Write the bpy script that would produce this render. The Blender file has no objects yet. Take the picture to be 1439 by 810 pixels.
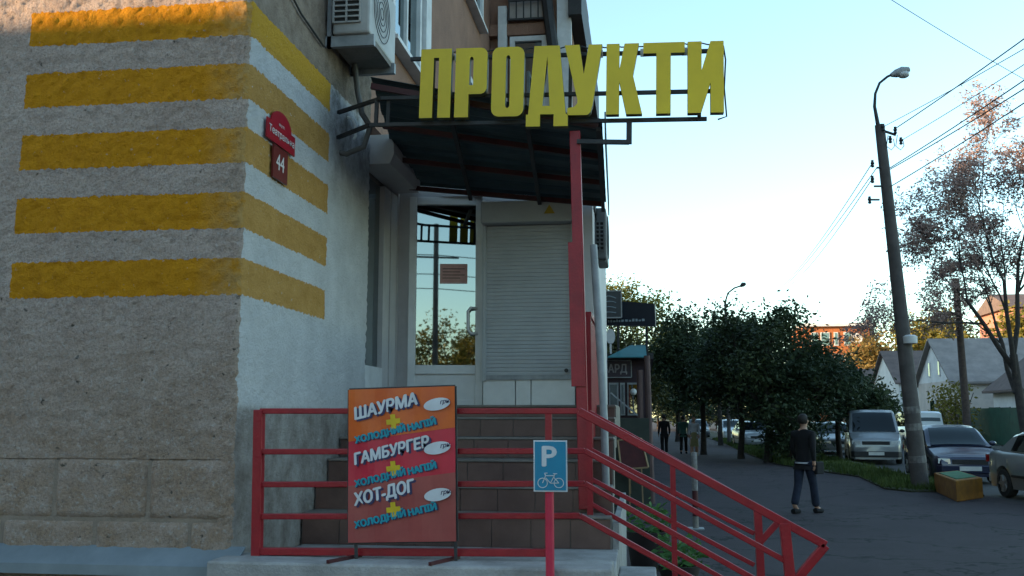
import bpy, bmesh, math, random
from mathutils import Vector, Matrix, noise
import numpy as np

R = math.radians
SC = bpy.context.scene
COL = SC.collection

# ------------------------------------------------------------------ camera
F_PX, W_PX = 1350.0, 1439.0
PITCH = math.atan(180 / F_PX)
YAW = math.atan(185 / F_PX * math.cos(PITCH))
CAMLOC = Vector((0, 0, 1.7))
cd = bpy.data.cameras.new('camera')
cd.sensor_width = 36.0
cd.lens = 36.0 * F_PX / W_PX
cd.clip_start, cd.clip_end = 0.05, 3000
cam = bpy.data.objects.new('camera', cd)
COL.objects.link(cam)
cam.location = CAMLOC
cam.rotation_euler = (R(90) + PITCH, 0, YAW)
SC.camera = cam

# ------------------------------------------------------------------ sky, sun, exposure
SUN_EL, SUN_B = R(10), R(20)       # sun stands low over -X, a little towards -Y
w = bpy.data.worlds.new('World')
SC.world = w
w.use_nodes = True
nt = w.node_tree
nt.nodes.clear()
sky = nt.nodes.new('ShaderNodeTexSky')
sky.sky_type = 'NISHITA'
sky.sun_disc = False
sky.sun_elevation = SUN_EL
sky.sun_rotation = R(250)
sky.altitude = 150
sky.air_density, sky.dust_density, sky.ozone_density = 1.0, 0.35, 1.6
hs = nt.nodes.new('ShaderNodeHueSaturation')
hs.inputs['Saturation'].default_value = 0.92
tint = nt.nodes.new('ShaderNodeMix')
tint.data_type = 'RGBA'
tint.blend_type = 'MULTIPLY'
tint.inputs[0].default_value = 1.0
tint.inputs[7].default_value = (0.94, 1.05, 0.98, 1)
bg = nt.nodes.new('ShaderNodeBackground')
bg.inputs['Strength'].default_value = 0.12
wo = nt.nodes.new('ShaderNodeOutputWorld')
nt.links.new(sky.outputs[0], hs.inputs['Color'])
nt.links.new(hs.outputs[0], tint.inputs[6])
nt.links.new(tint.outputs[2], bg.inputs['Color'])
nt.links.new(bg.outputs[0], wo.inputs['Surface'])

sd = bpy.data.lights.new('sun', 'SUN')
sd.energy = 2.8
sd.angle = R(0.5)
sd.color = (1.0, 0.66, 0.36)
sun = bpy.data.objects.new('sun', sd)
COL.objects.link(sun)
S = Vector((-math.cos(SUN_B) * math.cos(SUN_EL), -math.sin(SUN_B) * math.cos(SUN_EL), math.sin(SUN_EL)))
sun.rotation_euler = S.to_track_quat('Z', 'Y').to_euler()
sun.location = S * 60

SC.view_settings.view_transform = 'Standard'
SC.view_settings.look = 'None'
SC.view_settings.exposure = 2.25
SC.view_settings.gamma = 1.0
SC.view_settings.use_curve_mapping = False

# ------------------------------------------------------------------ measuring helpers
CM = cam.rotation_euler.to_matrix()


def ray(px, py):
    return CM @ Vector(((px - W_PX / 2) / F_PX, -(py - 405.0) / F_PX, -1.0))


def at(px, py, y):
    d = ray(px, py)
    return CAMLOC + d * ((y - CAMLOC.y) / d.y)


def atx(px, py, x):
    d = ray(px, py)
    return CAMLOC + d * ((x - CAMLOC.x) / d.x)


def gnd(px, py, z=0.0):
    d = ray(px, py)
    return CAMLOC + d * ((z - CAMLOC.z) / d.z)


# ------------------------------------------------------------------ materials
MATS = {}


def lin(c):
    return tuple(c) + (1,) if len(c) == 3 else c


def mat(name, col, rough=0.8, col2=None, scale=5.0, bump=0.0, bscale=None, metal=0.0, spec=0.35, detail=6.0,
        stops=(0.35, 0.65), coat=0.0):
    if name in MATS:
        return MATS[name]
    m = bpy.data.materials.new(name)
    m.use_nodes = True
    t = m.node_tree
    b = t.nodes['Principled BSDF']
    b.inputs['Roughness'].default_value = rough
    b.inputs['Metallic'].default_value = metal
    b.inputs['Specular IOR Level'].default_value = spec
    b.inputs['Coat Weight'].default_value = coat
    tc = t.nodes.new('ShaderNodeTexCoord')
    if col2 is None:
        col2 = tuple(c * 0.78 for c in col)
    n = t.nodes.new('ShaderNodeTexNoise')
    n.inputs['Scale'].default_value = scale
    n.inputs['Detail'].default_value = detail
    n.inputs['Roughness'].default_value = 0.65
    t.links.new(tc.outputs['Object'], n.inputs['Vector'])
    r = t.nodes.new('ShaderNodeValToRGB')
    r.color_ramp.elements[0].position, r.color_ramp.elements[1].position = stops
    r.color_ramp.elements[0].color = lin(col2)
    r.color_ramp.elements[1].color = lin(col)
    t.links.new(n.outputs['Fac'], r.inputs['Fac'])
    t.links.new(r.outputs[0], b.inputs['Base Color'])
    if bump:
        n2 = t.nodes.new('ShaderNodeTexNoise')
        n2.inputs['Scale'].default_value = bscale or scale * 6
        n2.inputs['Detail'].default_value = 5
        t.links.new(tc.outputs['Object'], n2.inputs['Vector'])
        bp = t.nodes.new('ShaderNodeBump')
        bp.inputs['Strength'].default_value = bump
        bp.inputs['Distance'].default_value = 0.02
        t.links.new(n2.outputs['Fac'], bp.inputs['Height'])
        t.links.new(bp.outputs[0], b.inputs['Normal'])
    MATS[name] = m
    return m


def glass_mat(name, refl=0.3, tintc=(0.25, 0.3, 0.3), body=(0.01, 0.012, 0.014)):
    """Tinted pane: a mirror-like share over a pane that lets some light through."""
    if name in MATS:
        return MATS[name]
    m = bpy.data.materials.new(name)
    m.use_nodes = True
    t = m.node_tree
    t.nodes.clear()
    o = t.nodes.new('ShaderNodeOutputMaterial')
    g = t.nodes.new('ShaderNodeBsdfGlossy')
    g.inputs['Roughness'].default_value = 0.015
    g.inputs['Color'].default_value = (0.85, 0.95, 0.97, 1)
    tr = t.nodes.new('ShaderNodeBsdfTransparent')
    tr.inputs['Color'].default_value = lin(tintc)
    fr = t.nodes.new('ShaderNodeFresnel')
    fr.inputs['IOR'].default_value = 1.5
    ad = t.nodes.new('ShaderNodeMath')
    ad.operation = 'ADD'
    ad.use_clamp = True
    ad.inputs[1].default_value = refl
    mx = t.nodes.new('ShaderNodeMixShader')
    t.links.new(fr.outputs[0], ad.inputs[0])
    t.links.new(ad.outputs[0], mx.inputs[0])
    t.links.new(tr.outputs[0], mx.inputs[1])
    t.links.new(g.outputs[0], mx.inputs[2])
    t.links.new(mx.outputs[0], o.inputs['Surface'])
    MATS[name] = m
    return m


def leaf_mat(name, col, col2, trans=0.25):
    if name in MATS:
        return MATS[name]
    m = bpy.data.materials.new(name)
    m.use_nodes = True
    t = m.node_tree
    b = t.nodes['Principled BSDF']
    b.inputs['Roughness'].default_value = 0.6
    b.inputs['Specular IOR Level'].default_value = 0.25
    tc = t.nodes.new('ShaderNodeTexCoord')
    n = t.nodes.new('ShaderNodeTexNoise')
    n.inputs['Scale'].default_value = 1.3
    n.inputs['Detail'].default_value = 8
    t.links.new(tc.outputs['Object'], n.inputs['Vector'])
    r = t.nodes.new('ShaderNodeValToRGB')
    r.color_ramp.elements[0].position, r.color_ramp.elements[1].position = 0.35, 0.68
    r.color_ramp.elements[0].color, r.color_ramp.elements[1].color = lin(col), lin(col2)
    t.links.new(n.outputs['Fac'], r.inputs['Fac'])
    t.links.new(r.outputs[0], b.inputs['Base Color'])
    tl = t.nodes.new('ShaderNodeBsdfTranslucent')
    t.links.new(r.outputs[0], tl.inputs['Color'])
    mx = t.nodes.new('ShaderNodeMixShader')
    mx.inputs[0].default_value = trans
    t.links.new(b.outputs[0], mx.inputs[1])
    t.links.new(tl.outputs[0], mx.inputs[2])
    t.links.new(mx.outputs[0], t.nodes['Material Output'].inputs['Surface'])
    MATS[name] = m
    return m


def worn(m, mask_scale, lo, hi, col, amount=1.0, vor=None):
    """lay dirt, chips or cracks of their own shape over a material"""
    t = m.node_tree
    b = t.nodes['Principled BSDF']
    src = b.inputs['Base Color'].links[0].from_socket
    tc = t.nodes.new('ShaderNodeTexCoord')
    n = t.nodes.new('ShaderNodeTexNoise')
    n.inputs['Scale'].default_value = mask_scale
    n.inputs['Detail'].default_value = 8
    n.inputs['Roughness'].default_value = 0.92
    t.links.new(tc.outputs['Object'], n.inputs['Vector'])
    f = n.outputs['Fac']
    if vor:
        mixv = t.nodes.new('ShaderNodeMix')
        mixv.data_type = 'VECTOR'
        mixv.inputs[0].default_value = 0.16
        t.links.new(tc.outputs['Object'], mixv.inputs[4])
        n3 = t.nodes.new('ShaderNodeTexNoise')
        n3.inputs['Scale'].default_value = 1.6
        n3.inputs['Detail'].default_value = 6
        t.links.new(tc.outputs['Object'], n3.inputs['Vector'])
        sc = t.nodes.new('ShaderNodeVectorMath')
        sc.operation = 'SCALE'
        sc.inputs[3].default_value = 9.0
        t.links.new(n3.outputs['Color'], sc.inputs[0])
        t.links.new(sc.outputs[0], mixv.inputs[5])
        v = t.nodes.new('ShaderNodeTexVoronoi')
        v.feature = 'DISTANCE_TO_EDGE'
        v.inputs['Scale'].default_value = vor
        t.links.new(mixv.outputs[1], v.inputs['Vector'])
        f = v.outputs['Distance']
    r = t.nodes.new('ShaderNodeMapRange')
    r.inputs[1].default_value, r.inputs[2].default_value = lo, hi
    r.inputs[4].default_value = amount
    t.links.new(f, r.inputs[0])
    mx = t.nodes.new('ShaderNodeMix')
    mx.data_type = 'RGBA'
    mx.inputs[7].default_value = lin(col)
    t.links.new(r.outputs[0], mx.inputs[0])
    t.links.new(src, mx.inputs[6])
    t.links.new(mx.outputs[2], b.inputs['Base Color'])
    return m


# ------------------------------------------------------------------ mesh helpers
ORG = {}


class MB:
    """collects shapes in world coordinates; build() links them as ONE mesh object"""

    def __init__(self):
        self.v, self.f, self.m = [], [], []

    def add(self, vs, fs, mi=0):
        o = len(self.v)
        self.v += [Vector(a) for a in vs]
        self.f += [tuple(i + o for i in f) for f in fs]
        self.m += [mi] * len(fs)
        return self

    def box(self, a, b, mi=0):
        x0, y0, z0 = a
        x1, y1, z1 = b
        x0, x1 = min(x0, x1), max(x0, x1)
        y0, y1 = min(y0, y1), max(y0, y1)
        z0, z1 = min(z0, z1), max(z0, z1)
        return self.add([(x0, y0, z0), (x1, y0, z0), (x1, y1, z0), (x0, y1, z0), (x0, y0, z1), (x1, y0, z1), (x1, y1, z1), (x0, y1, z1)],
                        [(3, 2, 1, 0), (4, 5, 6, 7), (0, 1, 5, 4), (1, 2, 6, 5), (2, 3, 7, 6), (3, 0, 4, 7)], mi)

    def bar(self, p0, p1, wx, wz=None, up=(0, 0, 1), mi=0):
        """rectangular bar between two points"""
        p0, p1 = Vector(p0), Vector(p1)
        wz = wz or wx
        d = (p1 - p0).normalized()
        u = Vector(up)
        if abs(d.dot(u)) > 0.98:
            u = Vector((0, 1, 0))
        s = d.cross(u).normalized() * wx / 2
        t = s.cross(d).normalized() * wz / 2
        c = [p + a * s + b * t for p in (p0, p1) for a, b in ((-1, -1), (1, -1), (1, 1), (-1, 1))]
        return self.add(c, [(3, 2, 1, 0), (4, 5, 6, 7), (0, 1, 5, 4), (1, 2, 6, 5), (2, 3, 7, 6), (3, 0, 4, 7)], mi)

    def tube(self, pts, rad, n=8, mi=0, caps=True):
        pts = [Vector(p) for p in pts]
        if not hasattr(rad, '__len__'):
            rad = [rad] * len(pts)
        vs, fs = [], []
        ref = None
        for i, p in enumerate(pts):
            d = (pts[min(i + 1, len(pts) - 1)] - pts[max(i - 1, 0)]).normalized()
            if ref is None:
                ref = d.orthogonal().normalized()
            ref = (ref - d * ref.dot(d))
            ref = ref.normalized() if ref.length > 1e-6 else d.orthogonal().normalized()
            b = d.cross(ref)
            for k in range(n):
                a = 2 * math.pi * k / n
                vs.append(p + (ref * math.cos(a) + b * math.sin(a)) * rad[i])
        for i in range(len(pts) - 1):
            for k in range(n):
                k2 = (k + 1) % n
                fs.append((i * n + k, i * n + k2, (i + 1) * n + k2, (i + 1) * n + k))
        if caps:
            fs.append(tuple(range(n - 1, -1, -1)))
            fs.append(tuple((len(pts) - 1) * n + k for k in range(n)))
        return self.add(vs, fs, mi)

    def cyl(self, p0, p1, r0, r1=None, n=12, mi=0):
        return self.tube([p0, p1], [r0, r0 if r1 is None else r1], n, mi)

    def lathe(self, c, prof, n=16, mi=0):
        """profile of (r, z) turned about the vertical through c"""
        c = Vector(c)
        vs, fs = [], []
        for r_, z in prof:
            for k in range(n):
                a = 2 * math.pi * k / n
                vs.append(c + Vector((r_ * math.cos(a), r_ * math.sin(a), z)))
        for i in range(len(prof) - 1):
            for k in range(n):
                k2 = (k + 1) % n
                fs.append((i * n + k, i * n + k2, (i + 1) * n + k2, (i + 1) * n + k))
        fs.append(tuple(range(n - 1, -1, -1)))
        fs.append(tuple((len(prof) - 1) * n + k for k in range(n)))
        return self.add(vs, fs, mi)

    def prism(self, poly, off, mi=0):
        """polygon (3-D points) pushed along off"""
        off = Vector(off)
        n = len(poly)
        p = [Vector(q) for q in poly]
        fs = [tuple(range(n - 1, -1, -1)), tuple(range(n, 2 * n))]
        for i in range(n):
            j = (i + 1) % n
            fs.append((i, j, n + j, n + i))
        return self.add(p + [q + off for q in p], fs, mi)

    def ball(self, c, r, n=10, m=7, mi=0, sc=(1, 1, 1)):
        prof = [(max(math.sin(math.pi * i / m), 0.02) * r, -math.cos(math.pi * i / m) * r) for i in range(m + 1)]
        o = len(self.v)
        self.lathe((0, 0, 0), prof, n, mi)
        c = Vector(c)
        for i in range(o, len(self.v)):
            q = self.v[i]
            self.v[i] = c + Vector((q.x * sc[0], q.y * sc[1], q.z * sc[2]))
        return self

    def build(self, name, mats, parent=None, bevel=0.0, smooth=None, origin=None, weld=0.0):
        if not isinstance(mats, (list, tuple)):
            mats = [mats]
        if parent is not None:
            org = ORG[parent.name]
        elif origin is not None:
            org = Vector(origin)
        else:
            xs = [p.x for p in self.v]
            ys = [p.y for p in self.v]
            org = Vector(((min(xs) + max(xs)) / 2, (min(ys) + max(ys)) / 2, min(p.z for p in self.v)))
        me = bpy.data.meshes.new(name)
        me.from_pydata([p - org for p in self.v], [], self.f)
        for m in mats:
            me.materials.append(m)
        if len(mats) > 1:
            me.polygons.foreach_set('material_index', self.m)
        bm = bmesh.new()
        bm.from_mesh(me)
        if weld:
            bmesh.ops.remove_doubles(bm, verts=bm.verts, dist=weld)
        bmesh.ops.recalc_face_normals(bm, faces=bm.faces)
        bm.to_mesh(me)
        bm.free()
        if smooth:
            me.polygons.foreach_set('use_smooth', [True] * len(me.polygons))
            me.set_sharp_from_angle(angle=R(smooth))
        me.update()
        o = bpy.data.objects.new(name, me)
        COL.objects.link(o)
        ORG[o.name] = org
        if parent is not None:
            o.parent = parent
        else:
            o.location = org
        if bevel:
            bv = o.modifiers.new('bevel', 'BEVEL')
            bv.width = bevel
            bv.segments = 2
            bv.limit_method = 'ANGLE'
        return o


def tag(o, label, cat, group=None):
    o['label'], o['category'] = label, cat
    if group:
        o['group'] = group
    return o


def thing(name, label, cat, loc, group=None):
    o = bpy.data.objects.new(name, None)
    COL.objects.link(o)
    o.location = loc
    o.empty_display_size = 0.2
    ORG[o.name] = Vector(loc)
    return tag(o, label, cat, group)


def struct(o, kind='structure'):
    o['kind'] = kind
    return o


def copy_tree(o, parent=None):
    c = o.copy()
    COL.objects.link(c)
    c.parent = parent
    ORG[c.name] = ORG.get(o.name, Vector())
    for ch in list(o.children):
        copy_tree(ch, c)
    return c


def mesh_obj(name, me, material, parent, org=None):
    me.materials.clear()
    for m in (material if isinstance(material, (list, tuple)) else [material]):
        me.materials.append(m)
    o = bpy.data.objects.new(name, me)
    COL.objects.link(o)
    if parent is not None:
        o.parent = parent
        ORG[o.name] = ORG[parent.name]
    return o


def text_part(name, s, mtx, size, material, parent, extrude=0.002, bold=0.0, shear=0.0, width=None):
    """flat lettering as geometry; mtx places its lower left corner in the world"""
    cu = bpy.data.curves.new('txt', 'FONT')
    cu.body = s
    cu.size = 1.0
    cu.shear = shear
    cu.extrude = 0.0
    cu.resolution_u = 3
    to = bpy.data.objects.new('txt', cu)
    COL.objects.link(to)
    dg = bpy.context.evaluated_depsgraph_get()
    me = bpy.data.meshes.new_from_object(to.evaluated_get(dg))
    bpy.data.objects.remove(to)
    bpy.data.curves.remove(cu)
    xs = [v.co.x for v in me.vertices]
    ys = [v.co.y for v in me.vertices]
    x0, y0 = min(xs), min(ys)
    sy = size / 0.72
    sx = (width / (max(xs) - x0)) if width else sy
    for v in me.vertices:
        v.co = Vector(((v.co.x - x0) * sx, v.co.y * sy, 0))
    bm = bmesh.new()
    base = me.copy()
    k = bold * sy
    offs = [(0, 0)] if not bold else [(-k, 0), (k, 0), (0, k * .7), (0, -k * .7), (k * .5, k * .5), (-k * .5, -k * .5), (0, 0)]
    for n_, (ox, oy) in enumerate(offs):
        tmp = base.copy()
        tmp.transform(Matrix.Translation((ox, oy, extrude + n_ * 0.00012)))
        bm.from_mesh(tmp)
        bpy.data.meshes.remove(tmp)
    bpy.data.meshes.remove(base)
    bm.transform(Matrix.Translation(-ORG[parent.name]) @ mtx)
    bm.to_mesh(me)
    bm.free()
    return mesh_obj(name, me, material, parent)


def shape_mesh(outer, holes, extrude, z0=0.0):
    """2-D outline with holes (x, y) -> solid mesh, thickness along +z"""
    cu = bpy.data.curves.new('shp', 'CURVE')
    cu.dimensions = '2D'
    cu.fill_mode = 'BOTH'
    cu.extrude = extrude / 2
    for poly in [outer] + list(holes):
        sp = cu.splines.new('POLY')
        sp.points.add(len(poly) - 1)
        for p, q in zip(sp.points, poly):
            p.co = (q[0], q[1], 0, 1)
        sp.use_cyclic_u = True
    to = bpy.data.objects.new('shp', cu)
    COL.objects.link(to)
    dg = bpy.context.evaluated_depsgraph_get()
    me = bpy.data.meshes.new_from_object(to.evaluated_get(dg))
    bpy.data.objects.remove(to)
    bpy.data.curves.remove(cu)
    return me


def frame3(p, ux, uy):
    """matrix with local x = ux, y = uy, z = ux x uy at p"""
    ux = Vector(ux).normalized()
    uy = Vector(uy).normalized()
    uz = ux.cross(uy)
    m = Matrix((ux, uy, uz)).transposed().to_4x4()
    m.translation = Vector(p)
    return m


def arc(cx, cy, r, a0, a1, n=8, ry=None):
    ry = ry or r
    return [(cx + r * math.cos(R(a0 + (a1 - a0) * i / n)), cy + ry * math.sin(R(a0 + (a1 - a0) * i / n))) for i in range(n + 1)]

# ================================================================== SETTING: ground, road, verge
YE = 6.1
XF = at(342, 330, YE).x                # street front plane and end-wall plane of the apartment house
DOOR_AJAR = 9.0
YD = 10.4                          # front of the shop annex with the door

M_asph = mat('asphalt', (0.062, 0.049, 0.055), 0.9, (0.042, 0.034, 0.038), 0.7, 0.5, 90, spec=0.25, detail=10)
M_road = mat('road_asphalt', (0.042, 0.042, 0.046), 0.85, (0.03, 0.03, 0.032), 0.5, 0.4, 70, spec=0.3, detail=10)
worn(M_asph, 0.35, 0.52, 0.58, (0.03, 0.026, 0.028), 0.85)
worn(M_asph, 2.2, 0.58, 0.68, (0.1, 0.085, 0.088), 0.7)
worn(M_asph, 30, 0.62, 0.7, (0.11, 0.1, 0.1), 0.5)
worn(M_asph, 1, 0.016, 0.004, (0.012, 0.014, 0.014), 0.9, vor=0.42)
M_soil = mat('soil', (0.05, 0.045, 0.03), 0.95, (0.03, 0.035, 0.015), 3, 0.6, 25)
M_conc = mat('concrete', (0.36, 0.35, 0.34), 0.85, (0.22, 0.21, 0.2), 4, 0.4, 60, detail=9)
M_kerb = mat('kerb_concrete', (0.2, 0.2, 0.19), 0.85, (0.12, 0.12, 0.11), 5, 0.4, 50)

g = MB()
g.add([(-500, -400, -0.02), (900, -400, -0.02), (900, 1400, -0.02), (-500, 1400, -0.02)], [(0, 1, 2, 3)])
struct(g.build('ground', mat('terrain', (0.06, 0.06, 0.045), 0.95, (0.035, 0.045, 0.02), 0.2, 0.3, 4), origin=(0, 0, -0.02)))
g = MB()
g.add([(-16, -60, 0), (7.3, -60, 0), (7.3, 300, 0), (-16, 300, 0)], [(0, 1, 2, 3)])
struct(g.build('pavement', M_asph, origin=(0, 0, 0)))
g = MB()
g.add([(7.3, -60, -0.006), (18.4, -60, -0.006), (18.4, 300, -0.006), (7.3, 300, -0.006)], [(0, 1, 2, 3)])
struct(g.build('road', M_road, origin=(12, 0, -0.006)))
# forecourt ramp between pavement and road is flush; kerb only along the verge
g = MB()
for y in np.arange(24.6, 120, 1.02):
    g.box((7.2, y, -0.02), (7.36, y + 1.0, 0.1))
struct(g.build('kerb', M_kerb))
g = MB()
for y in np.arange(10, 130, 1.02):
    g.box((18.4, y, -0.02), (18.55, y + 1.0, 0.12))
struct(g.build('kerb', M_kerb))

# verge outline: near edge measured on the ground
VE = [gnd(1320, 692), gnd(1280, 692), gnd(1243, 688), gnd(1207, 671), gnd(1150, 663), gnd(1090, 653), gnd(1045, 637)]
verge = [(p.x, p.y) for p in VE] + [(4.9, 60.0), (4.9, 130.0), (7.2, 130.0), (7.2, 24.6), (7.15, 22.0)]
g = MB()
g.prism([(x, y, 0.004) for x, y in verge], (0, 0, 0.035))
struct(g.build('grass_verge', M_soil))


def in_poly(x, y, poly):
    c = False
    j = len(poly) - 1
    for i in range(len(poly)):
        if (poly[i][1] > y) != (poly[j][1] > y) and x < (poly[j][0] - poly[i][0]) * (y - poly[i][1]) / (poly[j][1] - poly[i][1]) + poly[i][0]:
            c = not c
        j = i
    return c


rng = random.Random(5)
gv, gf = [], []
while len(gf) < 26000:
    y = 21.5 + (rng.random() ** 1.7) * 50
    x = rng.uniform(4, 8.2)
    if not in_poly(x, y, verge):
        continue
    patch = noise.noise((x * 0.8, y * 0.8, 3))
    if patch < -0.25 and rng.random() < 0.7:
        continue
    h = rng.uniform(0.05, 0.17) * (1.15 + patch)
    a = rng.uniform(0, 6.28)
    wd = rng.uniform(0.008, 0.02) * (1 + (y - 21) / 25)
    dx, dy = math.cos(a) * wd, math.sin(a) * wd
    lx, ly = rng.uniform(-0.07, 0.07), rng.uniform(-0.07, 0.07)
    o = len(gv)
    gv += [(x - dx, y - dy, 0.035), (x + dx, y + dy, 0.035), (x + lx, y + ly, 0.035 + h)]
    gf.append((o, o + 1, o + 2))
me = bpy.data.meshes.new('grass')
me.from_pydata(gv, [], gf)
go = mesh_obj('grass', me, leaf_mat('grass_leaf', (0.035, 0.06, 0.012), (0.09, 0.12, 0.03)), None)
struct(go, 'stuff')
go['label'] = 'short ragged grass on the verge under the trees'

# ================================================================== APARTMENT HOUSE
apt = thing('apartment_building', 'brown apartment block with yellow striped corner and roughcast end wall', 'building', (XF, YE, 0))


def wall_material():
    m = bpy.data.materials.new('striped_stucco')
    m.use_nodes = True
    t = m.node_tree
    N, L = t.nodes, t.links
    b = N['Principled BSDF']
    b.inputs['Roughness'].default_value = 0.92
    b.inputs['Specular IOR Level'].default_value = 0.2
    tc = N.new('ShaderNodeTexCoord')

    def noi(scale, detail=6, rough=0.6, dist=0.0):
        n = N.new('ShaderNodeTexNoise')
        n.inputs['Scale'].default_value = scale
        n.inputs['Detail'].default_value = detail
        n.inputs['Roughness'].default_value = rough
        n.inputs['Distortion'].default_value = dist
        L.new(tc.outputs['Object'], n.inputs['Vector'])
        return n.outputs['Fac']

    def math_(op, a, b_=None, c=None, clamp=False):
        n = N.new('ShaderNodeMath')
        n.operation = op
        n.use_clamp = clamp
        for i, q in enumerate((a, b_, c)):
            if q is None:
                continue
            if isinstance(q, (int, float)):
                n.inputs[i].default_value = q
            else:
                L.new(q, n.inputs[i])
        return n.outputs[0]

    def mixc(f, a, b_):
        n = N.new('ShaderNodeMix')
        n.data_type = 'RGBA'
        for s, q in ((0, f), (6, a), (7, b_)):
            if isinstance(q, tuple):
                n.inputs[s].default_value = lin(q)
            elif isinstance(q, (int, float)):
                n.inputs[s].default_value = q
            else:
                L.new(q, n.inputs[s])
        return n.outputs[2]

    def ramp(f, lo, hi):
        n = N.new('ShaderNodeMapRange')
        n.inputs[1].default_value, n.inputs[2].default_value = lo, hi
        n.clamp = True
        L.new(f, n.inputs[0])
        return n.outputs[0]

    sp = N.new('ShaderNodeSeparateXYZ')
    L.new(tc.outputs['Object'], sp.inputs[0])
    X, Y, Z = sp.outputs
    edge = math_('MULTIPLY', math_('SUBTRACT', noi(26, 3), 0.5), 0.055)
    Zw = math_('ADD', Z, edge)
    zb = at(338, 414, YE).z
    zt = at(338, 50, YE).z
    period = (zt - zb) / 4
    wid = period * 0.55
    ph = math_('DIVIDE', math_('SUBTRACT', Zw, zb), period)
    fr = math_('FRACT', ph)
    band = math_('MULTIPLY', math_('GREATER_THAN', ph, 0), math_('LESS_THAN', ph, 5))
    band = math_('MULTIPLY', band, math_('LESS_THAN', fr, wid / period))
    fac = math_('GREATER_THAN', math_('ADD', Y, math_('MULTIPLY', edge, 0.4)), 0.02)   # street front
    Xw = math_('ADD', X, math_('MULTIPLY', edge, 0.5))
    Yw = math_('ADD', Y, math_('MULTIPLY', edge, 0.5))
    end_ok = math_('GREATER_THAN', math_('ADD', Xw, math_('MULTIPLY', Z, -0.012)), at(26, 230, YE).x - XF - 0.03)
    fr_ok = math_('LESS_THAN', Yw, atx(460, 300, XF).y - YE)
    ok = N.new('ShaderNodeMix')
    L.new(fac, ok.inputs[0])
    L.new(end_ok, ok.inputs[2])
    L.new(fr_ok, ok.inputs[3])
    band = math_('MULTIPLY', band, ok.outputs[0])
    # bare roughcast of the end wall
    n1 = ramp(noi(2.2, 8, 0.7), 0.3, 0.7)
    rc = mixc(n1, (0.4, 0.3, 0.25), (0.54, 0.44, 0.385))
    brown = math_('MULTIPLY', ramp(noi(1.1, 7, 0.7, 0.5), 0.48, 0.7), ramp(X, -1.3, -0.1))
    rc = mixc(math_('MULTIPLY', brown, 0.65), rc, (0.24, 0.16, 0.1))
    low = math_('MULTIPLY', ramp(Z, 2.5, 1.2), ramp(noi(5, 8, 0.7), 0.3, 0.6))
    rc = mixc(math_('MULTIPLY', low, 0.8), rc, (0.34, 0.22, 0.14))
    rc = mixc(ramp(noi(17, 3, 0.5), 0.67, 0.73), rc, (0.08, 0.068, 0.055))
    rc = mixc(math_('MULTIPLY', ramp(noi(60, 4, 0.7), 0.48, 0.6), 0.38), rc, (0.13, 0.105, 0.09))
    rc = mixc(math_('MULTIPLY', ramp(noi(35, 4, 0.7), 0.54, 0.66), 0.5), rc, (0.5, 0.47, 0.44))
    # white paint on the street front, worn away below
    pw = mixc(ramp(noi(3, 8, 0.65), 0.3, 0.7), (0.5, 0.5, 0.51), (0.64, 0.64, 0.65))
    bare = mixc(ramp(noi(4, 8, 0.7), 0.35, 0.65), (0.2, 0.17, 0.15), (0.4, 0.37, 0.35))
    worn = math_('ADD', ramp(Zw, 1.78, 1.73), math_('MULTIPLY', ramp(noi(1.6, 8, 0.75), 0.62, 0.72), 0.35), clamp=True)
    wb = mixc(worn, pw, bare)
    top_bare = math_('GREATER_THAN', Zw, zb + period * 4 + wid)
    wb = mixc(top_bare, wb, mixc(ramp(noi(6, 8, 0.7), 0.3, 0.65), (0.19, 0.14, 0.11), (0.34, 0.27, 0.22)))
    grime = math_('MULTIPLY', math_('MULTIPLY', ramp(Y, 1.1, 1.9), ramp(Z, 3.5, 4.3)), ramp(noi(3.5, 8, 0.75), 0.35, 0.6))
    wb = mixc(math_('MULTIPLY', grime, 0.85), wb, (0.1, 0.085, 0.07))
    basec = mixc(fac, rc, wb)
    yel_e = mixc(ramp(noi(9, 6, 0.7), 0.3, 0.7), (0.47, 0.195, 0.006), (0.63, 0.28, 0.01))
    cb = math_('MULTIPLY', ramp(X, -0.34, -0.02), ramp(noi(12, 5, 0.7), 0.3, 0.55))
    yel_e = mixc(math_('MULTIPLY', cb, 0.75), yel_e, (0.45, 0.3, 0.13))
    yel_f = mixc(ramp(noi(5, 6, 0.7), 0.3, 0.7), (0.44, 0.235, 0.06), (0.56, 0.32, 0.1))
    hi = ramp(Z, zt - 0.2, zt + 0.1)
    yel_f = mixc(hi, yel_f, (0.56, 0.31, 0.03))
    yel = mixc(fac, yel_e, yel_f)
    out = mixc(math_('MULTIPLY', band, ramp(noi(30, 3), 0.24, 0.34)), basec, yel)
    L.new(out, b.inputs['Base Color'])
    bp = N.new('ShaderNodeBump')
    bp.inputs['Strength'].default_value = 1.0
    bp.inputs['Distance'].default_value = 0.03
    L.new(noi(40, 6, 0.75), bp.inputs['Height'])
    L.new(bp.outputs[0], b.inputs['Normal'])
    return m


M_stucco = wall_material()
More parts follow.
